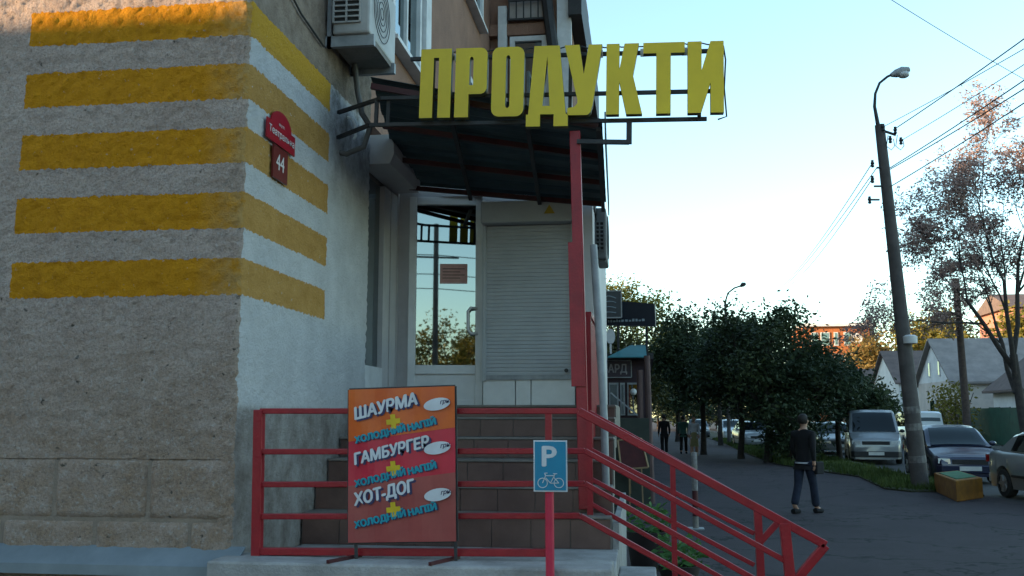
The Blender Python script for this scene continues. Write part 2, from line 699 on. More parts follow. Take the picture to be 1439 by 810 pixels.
# one continuous roughcast skin: end wall, round the corner, along the street front
ZC = at(300, 648, YE).z            # below this the end wall shows its blocks
cols = []
for u in np.arange(-4.2, -0.05, 0.021):
    cols.append((u, 0.0, 0.0, -1.0))
for i in range(7):
    a = R(90 * i / 6)
    cols.append((-0.05 + 0.05 * math.sin(a), 0.05 - 0.05 * math.cos(a), math.sin(a), -math.cos(a)))
YW = atx(518, 300, XF).y           # where the painted wall stops at the shop window
for u in np.arange(0.07, YW - YE, 0.024):
    cols.append((0.0, u, 1.0, 0.0))
cols.append((0.0, YW - YE, 1.0, 0.0))
cols.append((-0.12, YW - YE, 1.0, 0.0))
zs = list(np.arange(0.62, 5.75, 0.021))
vs, fs = [], []
for ci, (x, y, nx, ny) in enumerate(cols):
    last = ci == len(cols) - 1
    for z in zs:
        p = Vector((x * 1.0, y, z))
        d = 0.0 if last else (noise.noise(p * 17) * 0.011 + noise.noise(p * 40 + Vector((7, 1, 3))) * 0.013 + noise.noise(p * 2.1) * 0.012)
        if nx > 0.9:
            d *= 0.6
        vs.append((x + nx * d, y + ny * d, z))
nz = len(zs)
for i in range(len(cols) - 1):
    for k in range(nz - 1):
        a = i * nz + k
        if zs[k + 1] < ZC + 0.015 and cols[i + 1][0] < -0.1 and cols[i + 1][1] < 0.03:
            continue
        fs.append((a, a + nz, a + nz + 1, a + 1))
me = bpy.data.meshes.new('stucco_wall')
me.from_pydata(vs, [], fs)
me.polygons.foreach_set('use_smooth', [True] * len(me.polygons))
mesh_obj('stucco_wall', me, M_stucco, apt)

M_core = mat('masonry_core', (0.24, 0.22, 0.2), 0.95, (0.16, 0.145, 0.13), 3, 0.5, 30)
M_brown = mat('brown_facade', (0.27, 0.15, 0.105), 0.9, (0.19, 0.105, 0.075), 1.3, 0.5, 40, detail=9)
M_white = mat('white_paint', (0.66, 0.66, 0.66), 0.6, (0.5, 0.5, 0.5), 3)
M_dark = mat('dark_metal', (0.035, 0.033, 0.035), 0.6, (0.02, 0.02, 0.022), 8)
M_grey = mat('grey_metal', (0.3, 0.31, 0.32), 0.5, (0.2, 0.21, 0.22), 6)
G_win = glass_mat('window_glass', 0.18, (0.1, 0.13, 0.13))
M_inside = mat('dark_interior', (0.03, 0.03, 0.03), 0.9)

g = MB()
g.box((-15, YE + 0.07, 0), (XF - 0.13, 34, 16.5))
g.build('masonry', M_core, apt)
g = MB()
g.box((-15, YE, 5.7), (XF, YE + 0.07, 16.5))
g.box((XF - 0.13, YE + 0.07, 5.7), (XF, YW, 16.5))
g.box((-15, YE, 0.62), (XF - 4.15, YE + 0.07, 5.7))
g.build('upper_end_wall', M_core, apt)
g = MB()
g.box((XF - 0.13, YW, 4.62), (XF, 34, 16.5))
g.build('brown_wall', M_brown, apt)
g = MB()
g.box((-15.4, YE - 0.4, 16.5), (XF + 0.45, 34.3, 16.75))
g.build('roof', M_dark, apt)
g = MB()
g.box((-15, YE - 0.03, 0), (XF - 0.02, YE + 0.07, 0.6))
g.build('plinth', M_core, apt)

# rough blocks low on the end wall, each a piece of its own
M_block = mat('split_block', (0.37, 0.32, 0.28), 0.95, (0.21, 0.165, 0.125), 5, 0.8, 40, detail=9)
z_mid, z_bot = at(200, 731, YE).z, 0.655
joints = [at(x, 690, YE).x for x in (332, 208, 76)]
jw = joints[1] - joints[2]
joints += [joints[2] - jw, joints[2] - 2 * jw, joints[2] - 3 * jw]
for row, (z0, z1, sh) in enumerate(((z_mid, ZC + 0.02, 0.0), (z_bot, z_mid, 0.28))):
    xs = [XF - 0.02] + [j + (0 if row == 0 else jw * 0.45) for j in joints[1:]]
    for a, b_ in zip(xs[1:], xs[:-1]):
        nx_, nzz = 22, max(6, int((z1 - z0) / 0.027))
        prd = noise.noise((a * 9, z0 * 7, 2)) * 0.012
        V, Fc = [], []
        for i in range(nx_ + 1):
            for k in range(nzz + 1):
                fx, fz = i / nx_, k / nzz
                x = a + 0.004 + (b_ - a - 0.008) * fx
                z = z0 + 0.004 + (z1 - z0 - 0.008) * fz
                e = min(fx, 1 - fx) * (b_ - a)
                e2 = min(fz, 1 - fz) * (z1 - z0)
                e = min(1, min(e, e2) / 0.035)
                q = Vector((x, 0, z))
                d = e * (0.012 + noise.noise(q * 24) * 0.011 + noise.noise(q * 8) * 0.012) + prd
                V.append((x, YE + 0.006 - d if e > 0 else YE + 0.02, z))
        for i in range(nx_):
            for k in range(nzz):
                q = i * (nzz + 1) + k
                Fc.append((q, q + nzz + 1, q + nzz + 2, q + 1))
        bl = MB()
        bl.add(V, Fc)
        bl.build('block', M_stucco, apt, smooth=50)
g = MB()
g.box((-8, YE + 0.012, 0.6), (XF - 0.035, YE + 0.069, ZC))
g.build('mortar', mat('mortar', (0.27, 0.21, 0.165), 0.95, None, 12, 0.5), apt)

# folded metal ledge over the plinth
M_ledge = mat('galvanised', (0.24, 0.28, 0.31), 0.5, (0.17, 0.2, 0.22), 2, metal=0.35)
zl = at(170, 774, YE - 0.05).z
g = MB()
g.prism([(-8, YE + 0.02, zl + 0.03), (-8, YE - 0.16, zl - 0.075), (-8, YE - 0.16, zl - 0.14), (-8, YE - 0.15, zl - 0.14), (-8, YE - 0.15, zl - 0.085), (-8, YE + 0.02, zl + 0.02)],
        (at(334, 785, YE - 0.1).x + 8, 0, 0))
lo = g.build('ledge', M_ledge, apt)

# windows of the upper street front (frame proud of the wall, pane set back in it)
def facade_window(y0, y1, z0, z1):
    f = MB()
    t_ = 0.09
    f.box((XF, y0, z0), (XF + 0.07, y0 + t_, z1))
    f.box((XF, y1 - t_, z0), (XF + 0.07, y1, z1))
    f.box((XF, y0 + t_, z1 - t_), (XF + 0.07, y1 - t_, z1))
    f.box((XF, y0 + t_, z0), (XF + 0.07, y1 - t_, z0 + t_))
    f.box((XF, (y0 + y1) / 2 - 0.03, z0 + t_), (XF + 0.06, (y0 + y1) / 2 + 0.03, z1 - t_))
    fo = f.build('window', M_white, apt)
    MB().box((XF + 0.004, y0 + t_, z0 + t_), (XF + 0.02, y1 - t_, z1 - t_)).build('pane', G_win, fo)
    MB().box((XF, y0 - 0.05, z0 - 0.05), (XF + 0.14, y1 + 0.05, z0 - 0.003)).build('sill', M_white, fo)


for z in (5.75, 8.55, 11.35, 14.1):
    facade_window(9.6, 10.95, z, z + 1.45)
    facade_window(13.9, 15.5, z - 0.3, z + 1.25)
    for y in (25.0, 28.0, 31.0):
        facade_window(y, y + 1.5, z, z + 1.45)
# white reveal panel of the flat over the annex
MB().box((XF, 10.98, 5.7), (XF + 0.12, 11.25, 8.4)).build('window_reveal', M_white, apt)

# loggia stack that projects from the street front
YL = 16.5
xr = at(803, 90, YL).x
l0, l1 = at(696, 90, YL).x, xr
lg = MB()
lg.box((XF - 0.1, YL + 0.16, 4.0), (xr - 0.12, 23.0, 16.3))
lg.build('loggia_core', M_brown, apt)
for k, zz in enumerate((2.85, 5.7, 8.55, 11.4, 14.2)):
    MB().box((XF, YL + 0.02, zz), (xr - 0.02, 23.05, zz + 0.22)).build('loggia_slab', M_brown, apt, bevel=0.01)
    # window in the loggia end: white frame, dark pane
    if zz < 13:
        f = MB()
        a0, a1 = at(716, 60, YL).x, at(771, 60, YL).x
        zb_, zt_ = zz + 1.35, zz + 2.83
        f.box((a0, YL + 0.04, zb_), (a0 + 0.09, YL + 0.15, zt_))
        f.box((a1 - 0.13, YL + 0.04, zb_), (a1, YL + 0.15, zt_))
        f.box((a0 + 0.09, YL + 0.04, zt_ - 0.09), (a1 - 0.13, YL + 0.15, zt_))
        f.box((a0 + 0.09, YL + 0.04, zb_), (a1 - 0.13, YL + 0.15, zb_ + 0.08))
        fo = f.build('loggia_window', M_white, apt)
        MB().box((a0 + 0.09, YL + 0.1, zb_ + 0.08), (a1 - 0.13, YL + 0.12, zt_ - 0.09)).build('pane', G_win, fo)
        # iron balustrade
        b_ = MB()
        for z2 in (zz + 0.26, zz + 0.62, zz + 0.98):
            b_.bar((a0 - 0.02, YL - 0.06, z2), (a1 - 0.05, YL - 0.06, z2), 0.035)
        for i in range(6):
            x = a0 + (a1 - a0 - 0.05) * i / 5
            b_.bar((x, YL - 0.06, zz + 0.26), (x, YL - 0.06, zz + 0.98), 0.022)
        b_.build('balustrade', M_dark, apt)
        p = MB()
        p.box((a0 - 0.02, YL + 0.03, zz + 0.3), (a1 - 0.02, YL + 0.12, zz + 1.28))
        p.build('loggia_panel', mat('weathered_panel', (0.4, 0.36, 0.34), 0.85, (0.28, 0.24, 0.22), 2.5), apt)
MB().box((at(700, 60, YL).x, YL - 0.02, 4.0), (at(712, 60, YL).x, YL + 0.14, 9.1)).build('pilaster', M_white, apt)
MB().box((at(783, 60, YL).x, YL - 0.015, 4.0), (xr, YL + 0.16, 16.3)).build('pilaster', M_white, apt)
MB().tube([at(764, -40, YL - 0.1), at(772, 30, YL - 0.1), at(779, 80, YL - 0.1), at(781, 190, YL - 0.1)], 0.1, 8).build('downpipe', M_dark, apt)
MB().box((at(798, 19, YL - 0.2).x, YL - 0.15, at(800, 19, YL - 0.2).z), (at(817, 19, YL - 0.2).x, 23.3, at(800, 19, YL - 0.2).z + 0.9)).build('loggia_roof', M_dark, apt)

# ================================================================== SHOP ANNEX with door and shutter
anx = thing('shop_annex', 'low grey shop annex with glazed white door and roller shutter', 'building', (-1.5, YD, 0))
XA = at(834, 430, YD).x             # right corner of the annex
M_panel = mat('grey_panel', (0.5, 0.48, 0.48), 0.6, (0.42, 0.4, 0.4), 2.2, 0.1, 30)
M_shut = mat('shutter_grey', (0.4, 0.41, 0.42), 0.5, (0.33, 0.34, 0.35), 1.6)
M_frame = mat('door_white', (0.66, 0.66, 0.66), 0.4, (0.56, 0.56, 0.56), 3)
G_door = glass_mat('door_glass', 0.24, (0.12, 0.15, 0.15))
zp = at(625, 571, YD).z             # platform level
zdt = at(625, 276, YD).z
xd0, xd1 = at(573.5, 420, YD).x, at(677, 420, YD).x
xs1 = at(809, 420, YD).x
z_sb, z_st = at(740, 528, YD).z, at(740, 316, YD).z
z_top = 4.34
g = MB()
g.box((xs1, YD, 0), (XA, YD + 0.2, z_top - 0.3))                 # right jamb
g.box((xd0, YD + 0.02, zdt), (xd1, YD + 0.2, z_top))           # over door
g.box((xd1, YD + 0.02, at(740, 290, YD).z + 0.02), (xs1, YD + 0.2, z_top - 0.05))
g.box((XF - 0.128, YD + 0.02, 0), (xd0, YD + 0.2, z_top))
g.box((XF - 0.128, YD - 0.03, 1.5), (XF - 0.04, YD + 0.02, 4.2))
g.build('front_wall', M_panel, anx)
g = MB()
g.box((XA - 0.15, YD + 0.2, 0), (XA, 14.2, 4.0))
g.box((XF, 14.0, 0), (XA - 0.15, 14.2, 4.0))
g.build('side_wall', M_panel, anx)
g = MB()
g.box((XF, YD + 0.2, 4.0), (XA + 0.02, 14.2, 4.1))
g.build('roof', M_dark, anx)
# lower panels under the shutter
gx = [xd1 + 0.012, at(724, 550, YD).x, at(746, 550, YD).x, xs1 - 0.012]
for a, b_ in zip(gx[:-1], gx[1:]):
    MB().box((a + 0.004, YD + 0.012, zp - 0.1), (b_ - 0.004, YD + 0.12, z_sb - 0.015)).build('panel', M_frame, anx, bevel=0.004)
# shutter: box, guide rails, ribbed curtain
MB().box((xd1 + 0.01, YD - 0.16, z_st), (xs1 + 0.03, YD + 0.02, at(740, 290, YD).z + 0.03)).build('shutter_box', M_shut, anx, bevel=0.012)
g = MB()
nsl = 40
prof = []
for i in range(nsl):
    z = z_sb + (z_st - z_sb) * i / nsl
    h = (z_st - z_sb) / nsl
    prof += [(0.0, z + h * 0.04), (0.007, z + h * 0.2), (0.007, z + h * 0.75), (0.0, z + h * 0.96)]
pv, pf = [], []
for (d, z) in prof:
    pv += [(xd1 + 0.05, YD + 0.02 - d, z), (xs1 - 0.04, YD + 0.02 - d, z)]
for i in range(len(prof) - 1):
    pf.append((2 * i, 2 * i + 1, 2 * i + 3, 2 * i + 2))
g.add(pv, pf)
cur = g.build('shutter_curtain', M_shut, anx)
MB().box((xd1 + 0.05, YD - 0.012, z_sb - 0.045), (xs1 - 0.04, YD + 0.03, z_sb + 0.004)).build('bottom_rail', M_grey, cur)
for x in (xd1 + 0.012, xs1 - 0.04):
    MB().box((x, YD - 0.03, z_sb - 0.06), (x + 0.038, YD + 0.035, z_st)).build('guide_rail', M_shut, anx)
for px in (793,):
    MB().lathe((0, 0, 0), [(0.02, 0), (0.02, 0.03)], 10)
MB().cyl(at(796, 521, YD - 0.01), at(796, 521, YD - 0.01) + Vector((0, -0.03, 0)), 0.022).build('lock', M_dark, cur)
yt = at(772, 294, YD - 0.17)
MB().prism([yt + Vector((-0.06, 0, -0.05)), yt + Vector((0.06, 0, -0.05)), yt + Vector((0, 0, 0.05))], (0, -0.006, 0)).build('warning_sticker', mat('sticker_yellow', (0.45, 0.3, 0.02), 0.6), anx)
# door leaf
fw = 0.085
zk = at(625, 513, YD).z             # bottom of glass
door = MB()
door.box((xd0, YD - 0.03, zp - 0.02), (xd0 + fw, YD + 0.06, zdt))
door.box((xd1 - fw, YD - 0.03, zp - 0.02), (xd1, YD + 0.06, zdt))
door.box((xd0 + fw, YD - 0.03, zdt - 0.09), (xd1 - fw, YD + 0.06, zdt))
door.box((xd0 + fw, YD - 0.03, zk - 0.1), (xd1 - fw, YD + 0.06, zk))
door.box((xd0 + fw, YD - 0.03, zp - 0.02), (xd1 - fw, YD + 0.06, zp + 0.07))
do = door.build('door', M_frame, anx, bevel=0.006)
MB().box((xd0 + fw, YD + 0.0, zp + 0.07), (xd1 - fw, YD + 0.03, zk - 0.1)).build('kick_panel', M_frame, do)
MB().box((xd0 + fw, YD + 0.01, zk), (xd1 - fw, YD + 0.022, zdt - 0.09)).build('pane', G_door, do)
h0 = at(668, 432, YD - 0.03)
h1 = at(668, 468, YD - 0.03)
hx = -0.1
MB().tube([h0, h0 + Vector((hx * .7, -0.06, 0)), h0 + Vector((hx, -0.07, -0.04)), h1 + Vector((hx, -0.07, 0.04)), h1 + Vector((hx * .7, -0.06, 0)), h1], 0.016, 8).build('handle', M_frame, do, smooth=60)
pc0, pc1 = at(617, 370, YD), at(655, 397, YD)
MB().box((pc0.x, YD - 0.0, pc1.z), (pc1.x, YD + 0.006, pc0.z)).build('notice', mat('pink_paper', (0.6, 0.36, 0.32), 0.8, (0.5, 0.28, 0.25), 14), do)
ml = MB()
for k in range(4):
    zz = pc0.z - 0.06 - k * 0.035
    ml.box((pc0.x + 0.03, YD - 0.003, zz), (pc1.x - 0.03 - 0.05 * (k % 2), YD - 0.0005, zz + 0.008))
ml.build('printed_lines', M_dark, do)
hg_ = Vector((xd0, YD + 0.02, 0)) - ORG[anx.name]
do.matrix_basis = Matrix.Translation(hg_) @ Matrix.Rotation(R(DOOR_AJAR), 4, 'Z') @ Matrix.Translation(-hg_)
MB().box((XF + 0.1, YD + 2.6, 0.5), (XA - 0.3, YD + 2.7, 3.9)).build('inner_wall', M_inside, anx)

# street-front window strip between the painted wall and the annex
swn = thing('shop_window', 'narrow dark shop window with grey siding beside the glazed door', 'window', (XF - 0.1, YW + 0.5, 1.8))
y_a, y_b = YW + 0.02, atx(535, 420, XF - 0.08).y
MB().box((XF - 0.125, y_a, 2.2), (XF - 0.11, y_b, 4.15)).build('pane', G_win, swn)
g = MB()
g.box((XF - 0.125, y_a, 1.7), (XF - 0.05, y_b, 2.2))
g.build('sill_panel', M_white, swn)
yy = y_b + 0.012
k = 0
while yy < YD - 0.05:
    y2 = min(yy + 0.26, YD - 0.02)
    MB().box((XF - 0.12, yy, 1.6), (XF - 0.06 + 0.01 * (k % 2), y2 - 0.012, 4.16)).build('siding_panel', M_panel, swn)
    yy = y2
    k += 1
# roller box over it
rb = MB()
rb.prism([(XF - 0.1, YW + 0.03, 4.2), (XF + 0.2, YW + 0.03, 4.2), (XF + 0.24, YW + 0.03, 4.3), (XF + 0.24, YW + 0.03, 4.4), (XF + 0.18, YW + 0.03, 4.5), (XF - 0.1, YW + 0.03, 4.5)], (0, YD - YW - 0.06, 0))
rb.build('roller_box', M_panel, swn)

# ================================================================== CANOPY over the entrance
can = thing('entrance_canopy', 'dark corrugated lean-to canopy on a leaning red post over the porch', 'canopy', (-1.5, 9.0, 0))
CFY, CBY = 7.82, 10.3
cfr, cbr = at(846, 172, CFY), at(852, 288, CBY)
cfl = Vector((XF + 0.36, CFY, at(492, 116, CFY).z))
cbl = Vector((XF + 0.03, CBY, at(576, 264, CBY).z))
M_sheet = mat('corrugated_teal', (0.05, 0.085, 0.095), 0.55, (0.035, 0.055, 0.065), 3, metal=0.2)
M_redd = mat('dark_red_paint', (0.07, 0.01, 0.015), 0.55, (0.04, 0.008, 0.01), 5)
M_red = mat('red_paint', (0.29, 0.007, 0.015), 0.42, (0.21, 0.005, 0.012), 7, 0.15, 60)
worn(M_red, 16, 0.66, 0.7, (0.07, 0.02, 0.015), 0.85)
worn(M_red, 3.5, 0.55, 0.75, (0.16, 0.02, 0.025), 0.6)


def can_p(u, v):
    return (cfl * (1 - u) + cfr * u) * (1 - v) + (cbl * (1 - u) + cbr * u) * v


for s0, s1, dz in ((0, 0.345, 0.012), (0.335, 0.685, 0.006), (0.675, 1.0, 0.0)):
    g = MB()
    nv, nu = 64, 4
    V, Fc = [], []
    for j in range(nv + 1):
        for i in range(nu + 1):
            p = can_p(s0 + (s1 - s0) * i / nu, j / nv)
            ph = (j % 8)
            wv = 0.0 if ph in (0, 1, 2, 3) else (0.028 if ph in (5, 6, 7) else 0.014)
            V.append(p + Vector((0, 0, 0.03 + dz + wv)))
    for j in range(nv):
        for i in range(nu):
            q = j * (nu + 1) + i
            Fc.append((q, q + 1, q + nu + 2, q + nu + 1))
    g.add(V, Fc)
    o = g.build('roof_sheet', M_sheet, can)
    sm = o.modifiers.new('solid', 'SOLIDIFY')
    sm.thickness = 0.003
for v in (0.02, 0.34, 0.66, 0.97):
    MB().bar(can_p(0.0, v) + Vector((0, 0, -0.02)), can_p(0.985, v) + Vector((0, 0, -0.02)), 0.04, 0.05).build('purlin', M_redd, can)
for u in (0.34, 0.68, 0.985):
    MB().bar(can_p(u, 0.0) + Vector((0, 0, -0.065)), can_p(u, 1.0) + Vector((0, 0, -0.065)), 0.04, 0.035).build('rafter', M_dark, can)
# dark trim board along the outer edge
MB().prism([can_p(1.0, 0) + Vector((0.02, 0, -0.16)), can_p(1.0, 0) + Vector((0.02, 0, 0.09)), can_p(1.0, 1) + Vector((0.02, 0, 0.09)), can_p(1.0, 1) + Vector((0.02, 0, -0.12))], (0.012, 0, 0)).build('edge_trim', M_sheet, can)
ctop, cbot = at(808, 186, CFY - 0.07), at(822, 716, 7.6)
cb2 = ctop.lerp(cbot, 0.93)
MB().bar(ctop, cbot, 0.088, 0.08, up=(0, 1, 0)).build('post', M_red, can, bevel=0.006)
c1, c2 = ctop.lerp(cbot, 0.31), ctop.lerp(cbot, 0.69)
MB().bar(c1 + Vector((-0.022, -0.05, 0)), c2 + Vector((-0.022, -0.05, 0)), 0.11, 0.018, up=(0, 1, 0)).build('post_board', M_red, can)
# grey rain pipe that leans beside the post
MB().tube([at(834, 345, 8.0), at(845, 520, 7.85), at(849, 590, 7.8), at(854, 784, 7.72)], 0.031, 10).build('rain_pipe', M_grey, can, smooth=50)

# red side screen of boards behind the post
scr = thing('side_screen', 'red slatted wind screen running back from the porch post', 'screen', (-0.47, 9.0, 1.3))
s_x = at(830, 500, 8.2).x
zt0 = at(829, 445, 7.9).z
for yy in (7.9, 10.2):
    MB().box((s_x - 0.02, yy, 1.12 if yy < 9 else 1.8), (s_x + 0.02, yy + 0.05, zt0)).build('post', M_red, scr)
MB().box((s_x - 0.025, 7.9, zt0), (s_x + 0.025, 10.25, zt0 + 0.04)).build('top_rail', M_red, scr)
for k in range(13):
    y0 = 8.0 + k * 0.168
    MB().box((s_x - 0.012, y0, 1.3 + max(0, (k - 2)) * 0.045), (s_x + 0.012, y0 + 0.12, zt0 - 0.004)).build('board', M_red, scr)

# ================================================================== STAIRS
sta = thing('entrance_stairs', 'porch stairs with brown tiled steps and pale concrete landing', 'stairs', (-1.2, 6.6, 0))
M_tile = mat('brown_tile', (0.14, 0.08, 0.065), 0.45, (0.1, 0.055, 0.045), 4, 0.1, 30)
M_nose = mat('step_tread', (0.2, 0.175, 0.155), 0.6, (0.13, 0.115, 0.1), 5)
XL = -0.2                          # outer end of landing
zl0 = 0.715
MB().box((XF + 0.02, 5.86, 0), (XL, 7.4, zl0)).build('landing', M_conc, sta, bevel=0.01)
g = MB()
g.box((XF - 0.03, 5.8, zl0 - 0.25), (XL, 6.2, 0.812))
g.build('landing_kerb', M_conc, sta, bevel=0.015)
steps = [(7.37, 0.955), (7.66, 1.15), (7.97, 1.345), (8.28, 1.52), (8.6, 1.69), (8.92, zp - 0.005)]
for i, (y, z) in enumerate(steps):
    ye = steps[i + 1][0] + 0.02 if i + 1 < len(steps) else YD + 0.02
    zb_ = zl0 - 0.1 if i == 0 else steps[i - 1][1] - 0.1
    so = MB().box((XF + 0.01, y + 0.012, zb_), (-0.25, ye, z - 0.012)).build('step', M_nose, sta)
    MB().box((XF + 0.012, y - 0.012, z - 0.02), (-0.255, ye - 0.005, z)).build('tread', M_nose, so, bevel=0.004)
    zlo = zl0 if i == 0 else steps[i - 1][1]
    n = 8
    x0, x1 = XF + 0.015, -0.26
    for k in range(n):
        a = x0 + (x1 - x0) * k / n
        b_ = x0 + (x1 - x0) * (k + 1) / n
        MB().box((a + 0.003, y, zlo + 0.003), (b_ - 0.003, y + 0.02, z - 0.024)).build('tile', M_tile, so)
MB().box((-0.247, 7.42, 0), (-0.2, YD, 0.9)).build('side_cheek', M_conc, sta)
nst = 5
for k in range(nst - 1):
    x0 = XL + 0.002 + k * 0.27
    MB().box((x0, 6.12, 0), (x0 + 0.27, 7.5, zl0 - 0.145 * (k + 1) + 0.01 * (k == 0))).build('street_step', M_conc, sta, bevel=0.012)

# ================================================================== RAILINGS
rail = thing('entrance_railing', 'red painted steel railing along the porch front and down its steps', 'railing', (-1.3, 6.05, 0))
RY = 6.08


def rp(px, py):
    return at(px, py, RY)


def rod(par, p0, p1, wd, name='rail', m=M_red):
    p0, p1 = Vector(p0), Vector(p1)
    return MB().bar(p0, p1, wd, wd, up=(0, 1, 0)).build(name, m, par, bevel=0.005)


MB().bar(rp(364.5, 576), rp(361, 783), 0.062, 0.062, up=(0, 1, 0)).build('post', M_red, rail, bevel=0.006)
hor = [578, 635, 681, 726]
hx_ = [815, 822, 822, 815]
for y0, hxx in zip(hor, hx_):
    rod(rail, rp(366, y0), rp(hxx, y0 - (0 if y0 == 578 else 1)), 0.036)
rod(rail, rp(366, 775), rp(770, 777), 0.046)
MB().bar(rp(771, 582), rp(771, 779), 0.04, 0.04, up=(0, 1, 0)).build('post', M_red, rail)
MB().bar(rp(640, 772), rp(640, 790), 0.03, 0.03, up=(0, 1, 0)).build('foot', M_red, rail)
rod(rail, rp(813, 578), rp(1160, 766), 0.05, 'handrail')
rod(rail, rp(822, 634), rp(1103, 788), 0.034)
rod(rail, rp(822, 680), rp(1103, 838), 0.034)
rod(rail, rp(815, 725), rp(1103, 886), 0.034)
rod(rail, rp(1160, 766), rp(1118, 816), 0.05, 'handrail_return')
pt, pb = rp(1103, 734), rp(1103, 734)
MB().bar(rp(1102, 735), rp(1112, 830), 0.06, 0.06, up=(0, 1, 0)).build('post', M_red, rail, bevel=0.005)
q = rp(1111, 826)
MB().bar(q, (q.x + 0.01, RY, 0.005), 0.06, 0.06, up=(0, 1, 0)).build('post', M_red, rail)

far = thing('stair_railing', 'red steel handrail on the wall side of the street steps', 'railing', (0.3, 7.5, 0))
FY = 7.5


def fp(px, py):
    return at(px, py, FY)


rod(far, fp(826, 580), fp(1096, 731), 0.05, 'handrail')
rod(far, fp(826, 630), fp(1060, 750), 0.034)
rod(far, fp(826, 671), fp(1060, 794), 0.034)
rod(far, fp(830, 708), fp(1060, 838), 0.034)
rod(far, fp(1096, 731), fp(1066, 764), 0.045, 'handrail_return')
q = fp(1064, 712)
MB().bar(q, (q.x + 0.02, FY, 0.003), 0.055, 0.055, up=(0, 1, 0)).build('post', M_red, far)
q = fp(945, 647)
MB().bar(q, (q.x, FY, 0.25), 0.04, 0.04, up=(0, 1, 0)).build('post', M_red, far)
q = fp(828, 580)
MB().bar(q, (q.x, FY, 0.95), 0.045, 0.045, up=(0, 1, 0)).build('post', M_red, far)
# ================================================================== SHOP SIGN  ПРОДУКТИ
YS = 7.62
sg = thing('shop_sign', 'large yellow block letters reading ПРОДУКТИ on a dark frame above the canopy', 'sign', (-0.7, YS, 3.9))
M_yel = mat('sign_yellow', (0.66, 0.47, 0.012), 0.45, (0.56, 0.39, 0.01), 1.6)
worn(M_yel, 9, 0.62, 0.75, (0.3, 0.24, 0.03), 0.6)
M_yside = mat('letter_side', (0.1, 0.095, 0.03), 0.6)
bl, br = at(590, 168, YS), at(1017, 160, YS)
tl = at(590, 72, YS)
ux = (br - bl).normalized()
uy = Vector((0, 0, 1)) - ux * ux.z
SW = (br - bl).length
SH = (tl - bl).length
kx = SW / 427.0                    # metres per unit of the letter drawings below (x), y is 0..1 of the letter height
# outline, holes
def rr(x0, x1, y0, y1, r, ry, corners='1111'):
    o = []
    for c, (cx, cy, a) in zip(corners, ((x1 - r, y0 + ry, 270), (x1 - r, y1 - ry, 0), (x0 + r, y1 - ry, 90), (x0 + r, y0 + ry, 180))):
        if c == '1':
            o += arc(cx, cy, r, a, a + 90, 6, ry)
        else:
            o.append({270: (x1, y0), 0: (x1, y1), 90: (x0, y1), 180: (x0, y0)}[a])
    return o


LET = [
    ('П', [(0, 0), (19, 0), (19, 0.87), (26.5, 0.87), (26.5, 0), (45, 0), (45, 1), (0, 1)], []),
    ('Р', [(51, 0), (71, 0), (71, 0.33)] + arc(87, 0.43, 10, 270, 360, 6, 0.10) + arc(87, 0.9, 10, 0, 90, 6, 0.10) + [(51, 1)],
     [rr(71.5, 77, 0.46, 0.87, 2.5, 0.05, '0110')]),
    ('О', rr(104, 150, 0, 1, 11, 0.11), [rr(124, 130, 0.12, 0.88, 3, 0.05)]),
    ('Д', [(154, -0.15), (174, -0.15), (174, 0.02), (193, 0.02), (193, -0.15), (213, -0.15), (213, 0.02), (210, 0.02), (200, 1), (164, 1), (157, 0.02), (154, 0.02)],
     [[(177, 0.14), (187, 0.14), (182.5, 0.85)]]),
    ('У', [(207, 1), (228, 1), (234.5, 0.58), (241, 1), (260, 1), (247, 0.12)] + arc(238, 0.1, 8, 0, -90, 5, 0.1) + [(212, 0), (212, 0.1), (222, 0.12), (226, 0.17), (226, 0.22)], []),
    ('К', [(266, 0), (284, 0), (284, 0.47), (294, 0), (316, 0), (303, 0.55), (311, 1), (291, 1), (284, 0.63), (284, 1), (266, 1)], []),
    ('Т', [(335, 0), (355, 0), (355, 0.85), (374, 0.85), (374, 1), (317, 1), (317, 0.85), (335, 0.85)], []),
    ('И', [(378, 0), (396, 0), (409, 0.42), (409, 0), (427, 0), (427, 1), (409, 1), (397, 0.6), (397, 1), (378, 1)], []),
]
Msg = frame3(bl, ux, uy)
for ch, outer, holes in LET:
    sc = lambda poly: [(x * kx, y * SH) for x, y in poly]
    me = shape_mesh(sc(outer), [sc(h) for h in holes], 0.07)
    me.transform(Matrix.Translation(-ORG[sg.name]) @ Msg)
    o = mesh_obj('letter', me, [M_yel, M_yside], sg)
    o['label'] = 'yellow letter ' + ch
    for p in me.polygons:
        p.material_index = 0 if abs(p.normal.y) > 0.7 else 1
back = Vector((0, 0.075, 0))


def sp_(x, y):
    return bl + ux * (x * kx) + uy * (y * SH) + back


for yv, x0, x1 in ((0.93, -20, 424), (0.36, -62, 420), (-0.03, -78, 405)):
    MB().bar(sp_(x0, yv), sp_(x1, yv), 0.03).build('frame_rail', M_dark, sg)
for x in (-70, -52, 60, 214, 395):
    MB().bar(sp_(x, -0.03) + Vector((0, 0.032, 0)), sp_(x, 0.36 if x < 0 else 0.93) + Vector((0, 0.032, 0)), 0.03, 0.03, up=(0, 1, 0)).build('frame_upright', M_dark, sg)
for x in (-78, -62):
    MB().bar(sp_(x, -0.03 if x < -70 else 0.36), Vector((XF + 0.01, YS + 0.4, sp_(x, -0.03 if x < -70 else 0.36).z)), 0.03).build('wall_arm', M_dark, sg)
MB().bar(sp_(298, -0.05), sp_(298, -0.36), 0.045, 0.045, up=(0, 1, 0)).build('frame_upright', M_dark, sg)
MB().bar(sp_(225, -0.32), sp_(298, -0.34), 0.035).build('frame_rail', M_dark, sg)
